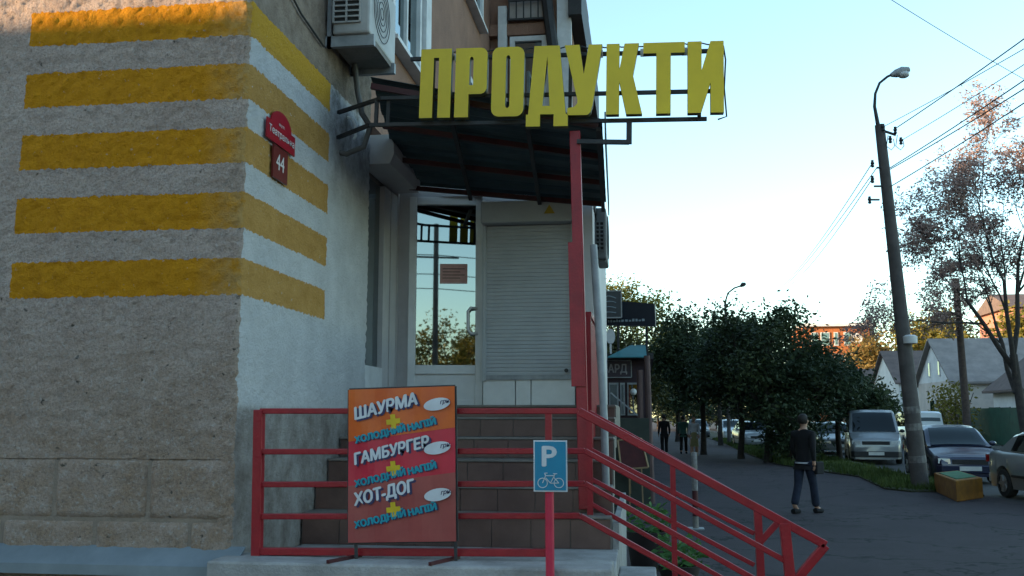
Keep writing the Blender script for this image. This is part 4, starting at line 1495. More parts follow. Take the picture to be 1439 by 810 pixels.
def car(label, paint, L, W, top, cab, wheels, wr, windows, loc, rz, roofw=0.76, group=None, trim=None, full=True):
    """front of the car at local -y"""
    root = thing('parked_car', label, 'car', (0, 0, 0), group)
    H0 = 0.2
    g = MB()
    V, Fc = [], []
    ys = sorted(set([-L / 2, -L / 2 + 0.03, -L / 2 + 0.1, L / 2 - 0.1, L / 2 - 0.03, L / 2] + list(np.linspace(-L / 2, L / 2, 58)) + [p for p, _ in top]))
    wmid = W / 2
    Ra = wr + 0.055
    for y in ys:
        t_ = abs(y) / (L / 2)
        w = wmid * (1 - 0.06 * t_ ** 3 - 0.14 * t_ ** 18)
        zt_ = interp(top, y)
        zb_ = H0
        for wy in wheels:
            if abs(y - wy) < Ra:
                zb_ = max(zb_, wr + math.sqrt(Ra * Ra - (y - wy) ** 2))
        zm = max(min(0.55, zt_ - 0.14), zb_ + 0.02)
        zm2 = max(zt_ - 0.07, zm + 0.01)
        V += [(0, y, H0 - 0.02), (w * 0.78, y, H0 - 0.02), (w * 0.785, y, min(zb_, zm)), (w * 0.965, y, zb_), (w, y, zm), (w * 0.985, y, zm2), (w * 0.93, y, zt_ + 0.0), (w * 0.55, y, zt_ + 0.03), (0, y, zt_ + 0.04)]
    n = 9
    m = len(ys)
    V2 = [(-x, y, z) for x, y, z in V]
    for i in range(m - 1):
        for k in range(n - 1):
            q = i * n + k
            Fc.append((q, q + 1, q + n + 1, q + n))
            o = m * n
            Fc.append((o + q, o + q + n, o + q + n + 1, o + q + 1))
    for i in (0, m - 1):
        Fc.append(tuple(i * n + k for k in range(n)))
        Fc.append(tuple(m * n + i * n + k for k in range(n)))
    g.add(V + V2, Fc)
    g.build('body', paint, root, smooth=38, weld=0.002)
    # cabin
    zbelt = min(cab[0][1], cab[-1][1])
    zr = max(z for _, z in cab)
    wb, wt = wmid * 0.925, wmid * roofw
    wat = lambda z: wb + (wt - wb) * max(0, min(1, (z - zbelt) / (zr - zbelt)))
    g = MB()
    V, Fc = [], []
    cy = sorted(set(list(np.linspace(cab[0][0], cab[-1][0], 34)) + [p for p, _ in cab]))
    for y in cy:
        z = max(interp(cab, y), zbelt + 0.004)
        x = wat(z)
        zz = [zbelt - 0.05, z - 0.06 * min(1, (z - zbelt) / 0.2), z - 0.012, z + 0.015 * min(1, (z - zbelt) / 0.2)]
        V += [(wb, y, zz[0]), (wat(zz[1]), y, zz[1]), (x * 0.93, y, zz[2]), (x * 0.5, y, zz[3]), (-x * 0.5, y, zz[3]), (-x * 0.93, y, zz[2]), (-wat(zz[1]), y, zz[1]), (-wb, y, zz[0])]
    for i in range(len(cy) - 1):
        for k in range(7):
            q = i * 8 + k
            Fc.append((q, q + 1, q + 9, q + 8))
    g.add(V, Fc)
    g.build('roof', paint, root, smooth=38)

    def screen(name, ya, yb):
        g = MB()
        V, Fc = [], []
        for i in range(7):
            y = ya + (yb - ya) * i / 6
            z = interp(cab, y)
            x = wat(z) * 0.88
            sg_ = -1 if yb < 0.3 * L and ya < 0 else 1
            for f_ in (-1, -0.5, 0, 0.5, 1):
                bul = 0.018 * (1 - f_ * f_) + 0.012
                V.append((x * f_, y + sg_ * 0.012, z + bul))
        for i in range(6):
            for k in range(4):
                q = i * 5 + k
                Fc.append((q, q + 1, q + 6, q + 5))
        g.add(V, Fc)
        g.build(name, G_car, root, smooth=60)

    c0, c1_ = cab[0], cab[1]
    screen('windscreen', c0[0] + 0.05, c1_[0] - 0.01)
    screen('rear_window', cab[-2][0] + 0.05, cab[-1][0] - 0.05)
    for sgn in (-1, 1):
        for poly in windows:
            g = MB()
            pts = [(sgn * (wat(z) + 0.008), y, z) for y, z in poly]
            g.prism(pts, (sgn * 0.004, 0, 0))
            g.build('side_window', G_car, root)
        g = MB()
        ym_ = c0[0] + 0.32
        g.ball((sgn * (wb + 0.12), ym_, zbelt + 0.07), 0.1, 8, 6, sc=(0.95, 0.55, 0.62))
        g.bar((sgn * (wb - 0.02), ym_, zbelt + 0.03), (sgn * (wb + 0.1), ym_, zbelt + 0.05), 0.04)
        g.build('mirror', paint if trim is None else trim, root, smooth=60)
        yfr = -L / 2
        zt_ = interp(top, yfr + 0.1)
        if full:
            g = MB()
            g.prism([(sgn * W * 0.27, yfr - 0.012, zt_ - 0.16), (sgn * W * 0.435, yfr + 0.045, zt_ - 0.15), (sgn * W * 0.435, yfr + 0.06, zt_ - 0.02), (sgn * W * 0.28, yfr - 0.005, zt_ - 0.03)], (0, 0.03, 0))
            g.build('headlight', M_lamp, root)
            g = MB()
            zt2 = interp(top, L / 2 - 0.1)
            g.box((sgn * W * 0.32, L / 2 - 0.06, zt2 - 0.22), (sgn * W * 0.455, L / 2 + 0.012, zt2 - 0.06))
            g.build('tail_light', M_tail, root)
            for wz in (0.0,):
                g = MB()
                g.bar((sgn * wmid * 1.002, wheels[0] + Ra + 0.05, 0.47), (sgn * wmid * 1.002, wheels[1] - Ra - 0.05, 0.47), 0.02, 0.05)
                g.build('side_trim', M_trim, root)
        for wy in wheels:
            xx = sgn * (wmid - 0.11)
            g = MB()
            prof = [(-0.1, wr * 0.62), (-0.095, wr * 0.95), (-0.06, wr), (0.06, wr), (0.095, wr * 0.95), (0.1, wr * 0.62)]
            V, Fc = [], []
            nn = 22
            for d, r_ in prof:
                for k in range(nn):
                    a = 2 * math.pi * k / nn
                    V.append((xx + d, wy + r_ * math.cos(a), wr + r_ * math.sin(a)))
            for i in range(len(prof) - 1):
                for k in range(nn):
                    k2 = (k + 1) % nn
                    Fc.append((i * nn + k, i * nn + k2, (i + 1) * nn + k2, (i + 1) * nn + k))
            g.add(V, Fc)
            wo_ = g.build('wheel', M_tyre, root, smooth=40)
            g = MB()
            g.cyl((xx + sgn * 0.07, wy, wr), (xx + sgn * 0.085, wy, wr), wr * 0.63, n=22)
            for k in range(5):
                a = 2 * math.pi * k / 5
                g.bar((xx + sgn * 0.09, wy, wr), (xx + sgn * 0.092, wy + wr * 0.6 * math.cos(a), wr + wr * 0.6 * math.sin(a)), 0.03, 0.05)
            g.build('rim', M_rim, wo_)
    yfr = -L / 2
    zt_ = interp(top, yfr + 0.1)
    if full:
        MB().box((-W * 0.25, yfr - 0.008, zt_ - 0.17), (W * 0.25, yfr + 0.05, zt_ - 0.05)).build('grille', M_trim, root)
        g = MB()
        g.prism([(-W * 0.46, yfr + 0.12, 0.26), (-W * 0.4, yfr - 0.035, 0.26), (W * 0.4, yfr - 0.035, 0.26), (W * 0.46, yfr + 0.12, 0.26)], (0, 0, 0.2))
        g.build('bumper', trim or paint, root, bevel=0.02)
        MB().box((-0.26, yfr - 0.045, 0.33), (0.26, yfr - 0.037, 0.44)).build('number_plate', M_np, root)
        g = MB()
        g.prism([(-W * 0.46, L / 2 - 0.12, 0.28), (-W * 0.4, L / 2 + 0.035, 0.28), (W * 0.4, L / 2 + 0.035, 0.28), (W * 0.46, L / 2 - 0.12, 0.28)], (0, 0, 0.2))
        g.build('bumper', trim or paint, root, bevel=0.02)
    # dark interior block with seats, seen through the glass
    g = MB()
    g.box((-wb * 0.93, cab[0][0] + 0.25, 0.3), (wb * 0.93, cab[-1][0] - 0.2, zbelt - 0.06))
    for sy in (cab[0][0] + 0.95, cab[0][0] + 1.8):
        for sx in (-0.36, 0.36):
            g.box((sx - 0.24, sy, zbelt - 0.1), (sx + 0.24, sy + 0.14, min(zr - 0.22, zbelt + 0.3)))
    g.build('seats', M_trim, root)
    root.location = loc
    root.rotation_euler = (0, 0, rz)
    ORG[root.name] = Vector(loc)
    return root


def paint(name, c, rough=0.3, metal=0.3):
    return mat(name, c, rough, tuple(q * 0.92 for q in c), 2, metal=metal, spec=0.5, coat=0.6)


P_silver = paint('paint_silver', (0.22, 0.235, 0.25))
P_blue = paint('paint_blue', (0.016, 0.02, 0.05))
P_white = paint('paint_white', (0.6, 0.62, 0.63), metal=0.0)
P_grey = paint('paint_grey', (0.13, 0.14, 0.15))
P_dark = paint('paint_dark', (0.03, 0.035, 0.045))
P_wine = paint('paint_wine', (0.12, 0.02, 0.03))

sed_top = [(-2.12, .52), (-2.08, .66), (-1.9, .72), (-1.0, .88), (-.8, .9), (1.3, .95), (1.5, .97), (2.02, .93), (2.08, .86), (2.12, .55)]
sed_cab = [(-1.02, .9), (-.28, 1.35), (.1, 1.41), (.62, 1.4), (1.0, 1.32), (1.62, .96)]
sed_win = [[(-.78, .96), (.18, .97), (.18, 1.33), (-.22, 1.31)], [(.25, .97), (.95, .98), (.78, 1.29), (.25, 1.33)]]
hb_top = [(-2.05, .52), (-2.0, .64), (-1.85, .7), (-1.0, .9), (-.8, .92), (1.6, .97), (1.95, .98), (2.03, .9), (2.05, .55)]
hb_cab = [(-1.12, .92), (-.3, 1.38), (.1, 1.45), (.8, 1.44), (1.3, 1.36), (1.95, .98)]
hb_win = [[(-.85, .97), (.15, .98), (.15, 1.36), (-.25, 1.33)], [(.22, .98), (1.05, .99), (1.0, 1.34), (.22, 1.37)]]
van_top = [(-2.4, .62), (-2.36, .82), (-2.25, .9), (-1.75, 1.08), (-1.5, 1.12), (2.3, 1.18), (2.38, 1.1), (2.4, .6)]
van_cab = [(-1.75, 1.1), (-.98, 1.82), (-.6, 1.92), (2.05, 1.93), (2.25, 1.85), (2.38, 1.18)]
van_win = [[(-1.35, 1.17), (-.35, 1.17), (-.35, 1.78), (-.85, 1.76)], [(-.22, 1.17), (.9, 1.18), (.9, 1.8), (-.22, 1.8)], [(1.0, 1.18), (2.1, 1.2), (1.98, 1.78), (1.0, 1.8)]]
est_cab = [(-1.1, .92), (-.35, 1.36), (.1, 1.44), (1.5, 1.43), (1.75, 1.36), (2.0, .98)]

GC = 'cars parked along the street'
p = gnd(1452, 690)
car('silver sedan parked beside the yellow and green block', P_silver, 4.24, 1.68, sed_top, sed_cab, (-1.32, 1.25), 0.295, sed_win, (8.45, 20.7, 0), R(6), group=GC)
p = gnd(1335, 668)
car('dark blue hatchback parked behind the lamp post', P_blue, 4.1, 1.7, hb_top, hb_cab, (-1.25, 1.28), 0.3, hb_win, (8.25, 28.0, 0), R(-3), group=GC)
car('pale silver van with black bumper parked by the trees', P_silver, 4.8, 1.84, van_top, van_cab, (-1.5, 1.42), 0.33, van_win, (8.5, 38.2, 0), R(-9), 0.82, GC, M_trim)
car('white minibus standing across the road beside the green fence', P_white, 4.8, 1.86, van_top, van_cab, (-1.5, 1.42), 0.33, van_win, (14.2, 53.5, 0), R(176), 0.84, GC)
car('grey estate car parked behind the silver van', P_grey, 4.2, 1.7, hb_top, est_cab, (-1.3, 1.3), 0.3, hb_win, (8.6, 47.0, 0), R(3), 0.8, GC)
car('light blue sedan parked under the dark trees', P_silver, 4.24, 1.68, sed_top, sed_cab, (-1.32, 1.25), 0.295, sed_win, (6.6 - 0.6, 56.0, 0.0), R(4), group=GC)
car('white sedan parked past the dark trees', P_white, 4.24, 1.68, sed_top, sed_cab, (-1.32, 1.25), 0.295, sed_win, (8.6, 54.5, 0.0), R(2), group=GC)
car('wine red hatchback parked far along the verge', P_wine, 4.1, 1.7, hb_top, hb_cab, (-1.25, 1.28), 0.3, hb_win, (8.5, 62.0, 0.0), R(2), group=GC)
car('small white hatchback farthest along the parked row', P_white, 4.1, 1.7, hb_top, hb_cab, (-1.25, 1.28), 0.3, hb_win, (6.2, 71.0, 0.0), R(2), group=GC)
car('dark hatchback at the far end of the path', P_dark, 4.1, 1.7, hb_top, hb_cab, (-1.25, 1.28), 0.3, hb_win, (4.3, 80.0, 0.0), R(2), group=GC)

# ================================================================== LAMP POST, wires
M_polec = mat('pole_concrete', (0.1, 0.088, 0.085), 0.85, (0.06, 0.053, 0.052), 2.5, 0.3, 25, detail=9)
YPo = 24.0
pb0, pb1 = at(1293, 672, YPo), at(1236, 176, YPo)
pb0.z = 0.0
lp = thing('utility_pole', 'leaning concrete lamp post carrying wires beside the verge', 'lamp post', pb0)
MB().cyl(pb0, pb1, 0.2, 0.115, n=12).build('pole', M_polec, lp, smooth=40)
for f_ in (0.07, 0.155, 0.2):
    c = pb0.lerp(pb1, f_)
    MB().cyl(c, c + Vector((-0.01, 0, 0.16)), 0.2 - 0.085 * f_ + 0.006, n=12).build('pasted_notice', mat('torn_paper', (0.2, 0.19, 0.18), 0.9, (0.09, 0.08, 0.08), 7), lp)
lh = at(1262, 100, YPo)
arm = [pb1 + Vector((0, 0, -0.3)), at(1229, 150, YPo), at(1230, 132, YPo), at(1236, 117, YPo), at(1247, 108, YPo), at(1256, 104, YPo)]
MB().tube(arm, [0.06, 0.04, 0.033, 0.03, 0.03, 0.03], 8).build('arm', M_dark, lp, smooth=60)
g = MB()
d = (at(1276, 97, YPo) - at(1255, 104, YPo)).normalized()
a0_ = at(1252, 106, YPo)
g.tube([a0_, a0_ + d * 0.12, a0_ + d * 0.3, a0_ + d * 0.46], [0.05, 0.1, 0.12, 0.06], 12)
hd = g.build('lamp_head', M_grey, lp, smooth=50)
c = a0_ + d * 0.29 + Vector((0.02, 0, -0.08))
MB().ball(c, 0.13, 12, 8, sc=(1.15, 1, 0.75)).build('lens', M_lamp, hd, smooth=60)
ca, cbb = at(1241, 184, YPo), at(1259, 190, YPo)
MB().bar(ca, cbb, 0.05).build('crossarm', M_dark, lp)
ins = [(1258, 183), (1241, 179), (1251, 196), (1266, 198), (1226, 230), (1226, 252), (1222, 281)]
for px, py in ins:
    c = at(px, py, YPo - 0.12)
    MB().lathe(c, [(0.02, -0.1), (0.045, -0.08), (0.03, -0.03), (0.05, 0.0), (0.03, 0.05), (0.035, 0.08)], 8).build('insulator', M_dark, lp)
for py, l_, r__ in ((236, 1232, 1250), (262, 1228, 1252), (281, 1220, 1236)):
    MB().bar(at(l_, py, YPo - 0.06), at(r__, py, YPo - 0.06), 0.04).build('hook_arm', M_dark, lp)
for px in (1252, 1265):
    c = at(px - 4, 190, YPo - 0.1)
    MB().tube([c, c + Vector((-0.05, 0, -0.28)), c + Vector((0.06, 0, -0.38)), c + Vector((0.14, 0, -0.28)), c + Vector((0.12, 0, -0.1))], 0.01, 5).build('jumper_wire', M_dark, lp)
# white box hung on the pole
bx = at(1281, 477, YPo - 0.3)
MB().lathe((bx.x, YPo - 0.18, bx.z), [(0.02, -0.1), (0.16, -0.09), (0.17, 0.07), (0.1, 0.11), (0.02, 0.12)], 12).build('service_box', M_white, lp, smooth=50)

M_wire = mat('wire_black', (0.02, 0.02, 0.022), 0.6)


def wire(label, p0, p1, sag, r_=0.011, n=18, grp='overhead wires'):
    p0, p1 = Vector(p0), Vector(p1)
    pts = []
    for i in range(n + 1):
        t_ = i / n
        q = p0.lerp(p1, t_)
        q.z -= sag * 4 * t_ * (1 - t_)
        pts.append(q)
    o = MB().tube(pts, r_, 5).build('overhead_wire', M_wire)
    return tag(o, label, 'wire', grp)


for k, (sx, sy, ex, ey) in enumerate(((1258, 181, 1439, 38), (1242, 178, 1439, 52), (1266, 198, 1439, 74), (1251, 236, 1439, 96), (1251, 238, 1439, 108), (1252, 262, 1439, 128))):
    a = at(sx, sy, YPo - 0.12)
    b_ = at(ex, ey, 17.0)
    e = a + (b_ - a) * 3.4
    wire('thin black wire running from the lamp post over the forecourt', a, e, 0.25, 0.012 if k not in (1, 2) else 0.008)
for sx, sy, ex, ey in ((1226, 229, 1100, 402), (1226, 251, 1112, 400), (1232, 236, 1090, 415)):
    wire('thin wire running from the lamp post to the trees', at(sx, sy, YPo), at(ex, ey, 58), 0.25, 0.011)
wire('single wire crossing the sky behind the lamp post', at(1150, -66, 30), at(1500, 145, 42), 0.15, 0.012)

# far lamp above the trees
fl = thing('street_lamp', 'distant street lamp rising above the dark trees', 'street lamp', (gnd(1020, 612).x, 60, 0))
pF = at(1019, 425, 60)
MB().cyl((pF.x, 60, 0), pF, 0.12, 0.07, n=8).build('pole', M_polec, fl)
MB().tube([pF, at(1023, 412, 60), at(1032, 405, 60), at(1041, 402, 60)], 0.05, 6).build('arm', M_dark, fl)
MB().tube([at(1040, 403, 60), at(1044, 400, 60), at(1048, 399, 60)], [0.06, 0.15, 0.08], 8).build('lamp_head', M_dark, fl)

# low pole across the street
op = thing('timber_pole', 'weathered timber pole in front of the white gabled house', 'pole', (0, 0, 0))
YO = 50.0
t0, t1 = at(1360, 600, YO), at(1343, 393, YO)
t0.z = 0.0
op.location = t0
ORG[op.name] = Vector(t0)
MB().cyl(t0, t1, 0.2, 0.15, n=10).build('shaft', mat('old_timber', (0.1, 0.07, 0.06), 0.9, (0.06, 0.045, 0.04), 6), op, smooth=40)
MB().cyl(t1 + Vector((0, 0, -0.5)), t1 + Vector((-0.02, 0, 0.05)), 0.19, 0.17, n=10).build('cap', mat('rust_brown', (0.2, 0.07, 0.05), 0.8), op)

# yellow and green concrete block
pk = gnd(1345, 704)
blk = thing('painted_block', 'yellow concrete block with green top beside the verge', 'planter', pk)
q = [gnd(1345, 706), gnd(1382, 700), None, gnd(1314, 691)]
q[2] = q[1] + q[3] - q[0]
hgt = 0.42
M_ybl = mat('block_yellow', (0.3, 0.13, 0.015), 0.8, (0.19, 0.08, 0.015), 5, 0.3, 40)
MB().prism(q, (0, 0, hgt)).build('body', M_ybl, blk, bevel=0.02)
qi = [p_.lerp((q[0] + q[2]) / 2, 0.22) + Vector((0, 0, hgt + 0.001)) for p_ in q]
MB().prism(qi, (0, 0, 0.012)).build('green_top', mat('block_green', (0.03, 0.15, 0.06), 0.8, (0.02, 0.1, 0.04), 6), blk)

# ================================================================== PEOPLE
def skin_mesh(name, J, E, root, material, parent, sub=2):
    """J: {joint: (x, y, z, rx, ry)}; one continuous surface grown over the joint chain"""
    keys = list(J)
    ix = {k: i for i, k in enumerate(keys)}
    me = bpy.data.meshes.new(name)
    me.from_pydata([J[k][:3] for k in keys], [(ix[a], ix[b_]) for a, b_ in E], [])
    o = mesh_obj(name, me, material, parent)
    o.modifiers.new('skin', 'SKIN').use_smooth_shade = True
    lay = me.skin_vertices[0].data
    for k in keys:
        lay[ix[k]].radius = (J[k][3], J[k][4] if len(J[k]) > 4 else J[k][3])
        lay[ix[k]].use_root = (k == root)
    s_ = o.modifiers.new('sub', 'SUBSURF')
    s_.levels = s_.render_levels = sub
    return o


M_skin = mat('skin', (0.42, 0.24, 0.17), 0.55)


def person(label, loc, rz, h, pose, top, legs, hairc, shoes, skirt=None, extras=None):
    root = thing('person', label, 'person', (0, 0, 0))
    k = h / 1.75
    # facing local +y
    st, sw = pose                                        # stride (m), arm swing (m)
    J = {}
    J['pel'] = (0, 0, 0.96, .105, .08)
    J['wai'] = (0, .0, 1.10, .105, .08)
    J['che'] = (0, .01, 1.30, .155, .11)
    J['sho'] = (0, .0, 1.43, .10, .085)
    J['nec'] = (0, .02, 1.505, .052, .055)
    J['hea0'] = (0, .035, 1.57, .065, .075)
    J['hea1'] = (0, .035, 1.66, .078, .095)
    J['hea2'] = (0, .025, 1.725, .055, .07)
    E = [('pel', 'wai'), ('wai', 'che'), ('che', 'sho'), ('sho', 'nec'), ('nec', 'hea0'), ('hea0', 'hea1'), ('hea1', 'hea2')]
    for s, sn in ((-1, 'l'), (1, 'r')):
        f_ = s * st
        J['hip' + sn] = (s * .095, 0, .88, .088, .09)
        J['kne' + sn] = (s * .10, f_ * .45 + .03, .50, .058, .06)
        J['ank' + sn] = (s * .105, f_ - .02, .10 + (0.04 if f_ < 0 else 0), .040, .045)
        J['toe' + sn] = (s * .115, f_ + .14, .04, .038, .03)
        a_ = -s * sw
        J['sh' + sn] = (s * .175, 0, 1.405, .058, .06)
        J['el' + sn] = (s * .225, -.04 + a_ * .4, 1.14, .043, .043)
        J['wr' + sn] = (s * .225, .06 + a_, .92, .028, .03)
        J['pa' + sn] = (s * .222, .08 + a_ * 1.1, .85, .030, .040)
        E += [('pel', 'hip' + sn), ('hip' + sn, 'kne' + sn), ('kne' + sn, 'ank' + sn), ('ank' + sn, 'toe' + sn), ('sho', 'sh' + sn), ('sh' + sn, 'el' + sn), ('el' + sn, 'wr' + sn), ('wr' + sn, 'pa' + sn)]
    bj = {n_: tuple(c * k for c in v) for n_, v in J.items()}
    skin_mesh('body', bj, E, 'pel', M_skin, root)
    # fingers: five short bent chains on each palm
    for s, sn in ((-1, 'l'), (1, 'r')):
        px, py, pz = J['pa' + sn][:3]
        g = MB()
        for i in range(4):
            yy = py - .027 + i * .018
            ln = (.055, .07, .075, .062)[i]
            g.tube([(px * k, yy * k, (pz - .015) * k), ((px - s * .006) * k, (yy + .006) * k, (pz - .015 - ln * .55) * k), ((px - s * .022) * k, (yy + .012) * k, (pz - .015 - ln) * k)], [.0095 * k, .0085 * k, .006 * k], 6)
        g.tube([((px - s * .006) * k, (py + .03) * k, (pz + .01) * k), ((px - s * .012) * k, (py + .055) * k, (pz - .02) * k), ((px - s * .018) * k, (py + .06) * k, (pz - .05) * k)], [.011 * k, .0095 * k, .007 * k], 6)
        g.build('hand_fingers', M_skin, root)
    # face
    g = MB()
    for s in (-1, 1):
        g.ball((s * .032 * k, .118 * k, 1.655 * k), .011 * k, 8, 6)
    g.build('eyes', M_trim, root)
    g = MB()
    g.ball((0, .128 * k, 1.625 * k), .016 * k, 8, 6, sc=(.8, 1.2, 1.5))
    g.build('nose', M_skin, root)
    g = MB()
    for s in (-1, 1):
        g.ball((s * .082 * k, .03 * k, 1.64 * k), .028 * k, 8, 6, sc=(.4, .8, 1.1))
    g.build('ears', M_skin, root)
    g = MB()
    g.ball((0, .014 * k, 1.668 * k), .108 * k, 16, 12, sc=(.88, 1.08, 1.0))
    ho = g.build('hair', hairc, root, smooth=80)
    bm = bmesh.new()
    bm.from_mesh(ho.data)
    dele = [v for v in bm.verts if v.co.y > .045 * k and v.co.z < 1.7 * k or v.co.z < 1.585 * k]
    bmesh.ops.delete(bm, geom=dele, context='VERTS')
    bm.to_mesh(ho.data)
    bm.free()
    # clothing follows the body
    tj = {}
    nk = bj['nec']
    tj['nec'] = (nk[0], nk[1] - .012 * k, nk[2] - .005 * k, nk[3] * 1.35, nk[4] * 1.35)
    for n_ in ('pel', 'wai', 'che', 'sho', 'shl', 'shr', 'ell', 'elr', 'wrl', 'wrr'):
        v = bj[n_]
        gr = {'pel': 1.45, 'wai': 1.42, 'che': 1.14, 'sho': 1.15}.get(n_, 1.3)
        tj[n_] = (v[0], v[1], v[2] - (.03 * k if n_ == 'pel' else 0), v[3] * gr * (1.08 if n_ == 'pel' else 1), v[4] * gr * (1.12 if n_ == 'pel' else 1))
    tj['hem'] = (0, 0, .87 * k, .16 * k, .12 * k)
    te = [('pel', 'hem'), ('sho', 'nec'), ('pel', 'wai'), ('wai', 'che'), ('che', 'sho'), ('sho', 'shl'), ('sho', 'shr'), ('shl', 'ell'), ('shr', 'elr'), ('ell', 'wrl'), ('elr', 'wrr')]
    skin_mesh('jacket', tj, te, 'pel', top, root)
    lj = {}
    for n_ in ('pel', 'hipl', 'hipr', 'knel', 'kner', 'ankl', 'ankr'):
        v = bj[n_]
        gr = 1.25 if n_ != 'pel' else 1.3
        if n_.startswith('ank'):
            gr = 1.75
        lj[n_] = (v[0], v[1], v[2] - (.0 * k if n_ == 'pel' else 0), v[3] * gr, v[4] * gr)
    skin_mesh('trousers', lj, [('pel', 'hipl'), ('pel', 'hipr'), ('hipl', 'knel'), ('hipr', 'kner'), ('knel', 'ankl'), ('kner', 'ankr')], 'pel', legs, root)
    for s, sn in ((-1, 'l'), (1, 'r')):
        a_, t_ = bj['ank' + sn], bj['toe' + sn]
        z0 = .0 if t_[2] < .06 * k else .02
        g = MB()
        g.tube([(a_[0], a_[1] - .05 * k, .05 * k), (a_[0], a_[1] + .03 * k, .055 * k), (t_[0], t_[1], .04 * k), (t_[0], t_[1] + .05 * k, .03 * k)], [.045 * k, .05 * k, .045 * k, .025 * k], 10)
        g.build('shoe', shoes, root, smooth=60)
    if skirt:
        MB().lathe((0, 0, 0), [(.20 * k, .42 * k), (.175 * k, .75 * k), (.145 * k, 1.02 * k), (.12 * k, 1.06 * k)], 18).build('skirt', skirt, root, smooth=60)
    if extras:
        extras(root, k)
    root.location = loc
    root.rotation_euler = (0, 0, rz)
    return root


M_black = mat('cloth_black', (0.009, 0.009, 0.011), 0.9, (0.006, 0.006, 0.008), 12)
M_navy = mat('cloth_denim', (0.018, 0.024, 0.045), 0.9, (0.012, 0.016, 0.03), 14)
M_green = mat('cloth_green', (0.05, 0.12, 0.1), 0.9)
M_pale = mat('cloth_pale', (0.45, 0.46, 0.5), 0.9)
M_khaki = mat('cloth_khaki', (0.22, 0.19, 0.09), 0.9)
M_hair = mat('hair_dark', (0.018, 0.014, 0.012), 0.7)
M_hairb = mat('hair_brown', (0.09, 0.05, 0.03), 0.7)


def belt(root, k):
    g = MB()
    g.lathe((0, .0, 0), [(.172 * k, .885 * k), (.172 * k, .91 * k)], 20)
    for i in range(len(g.v)):
        g.v[i].y *= 0.86
    g.build('belt', M_pale, root)
    g = MB()
    g.box((.2 * k, -.02 * k, .70 * k), (.26 * k, .24 * k, .92 * k))
    g.build('bag', M_black, root, bevel=0.02)
    MB().tube([(.225 * k, .0, .92 * k), (.2 * k, .02 * k, 1.2 * k), (.15 * k, .03 * k, 1.46 * k)], .012 * k, 6).build('bag_strap', M_black, root)


pp_ = gnd(1133, 722)
person('person in a dark jacket and jeans with a pale belt walking away', (pp_.x, pp_.y, 0), R(-38), 1.72, (0.2, 0.12), M_black, M_navy, M_hair, M_black, extras=belt)
pp_ = gnd(934, 640)
person('person all in black standing near the pawnshop posts', (pp_.x, pp_.y, 0), R(10), 1.76, (0.1, 0.06), M_black, M_black, M_hair, M_black)
pp_ = gnd(961, 638)
person('person in a green top and black trousers walking along the path', (pp_.x, pp_.y, 0), R(-8), 1.7, (0.13, 0.1), M_green, M_black, M_hair, M_black)


def handbag(root, k):
    MB().box((-.3 * k, -.06 * k, .78 * k), (-.24 * k, .16 * k, .98 * k)).build('bag', M_pale, root, bevel=0.02)


pp_ = gnd(976, 641)
person('person in a pale blouse and khaki skirt walking toward the porch', (pp_.x, pp_.y, 0), R(175), 1.68, (0.1, 0.08), M_pale, M_skin, M_hairb, M_khaki, skirt=M_khaki, extras=handbag)
# ================================================================== HOUSES across the street
M_hw = mat('house_white', (0.72, 0.7, 0.69), 0.85, (0.6, 0.59, 0.58), 1.5, 0.2, 20)
M_slate = mat('grey_slate_roof', (0.27, 0.235, 0.22), 0.85, (0.19, 0.165, 0.155), 1.2, 0.5, 8, detail=9)
M_droof = mat('dark_roof', (0.15, 0.11, 0.1), 0.85, (0.1, 0.075, 0.07), 1.5, 0.4, 8)
M_pinkw = mat('house_buff', (0.6, 0.52, 0.47), 0.85, (0.48, 0.42, 0.38), 1.5)


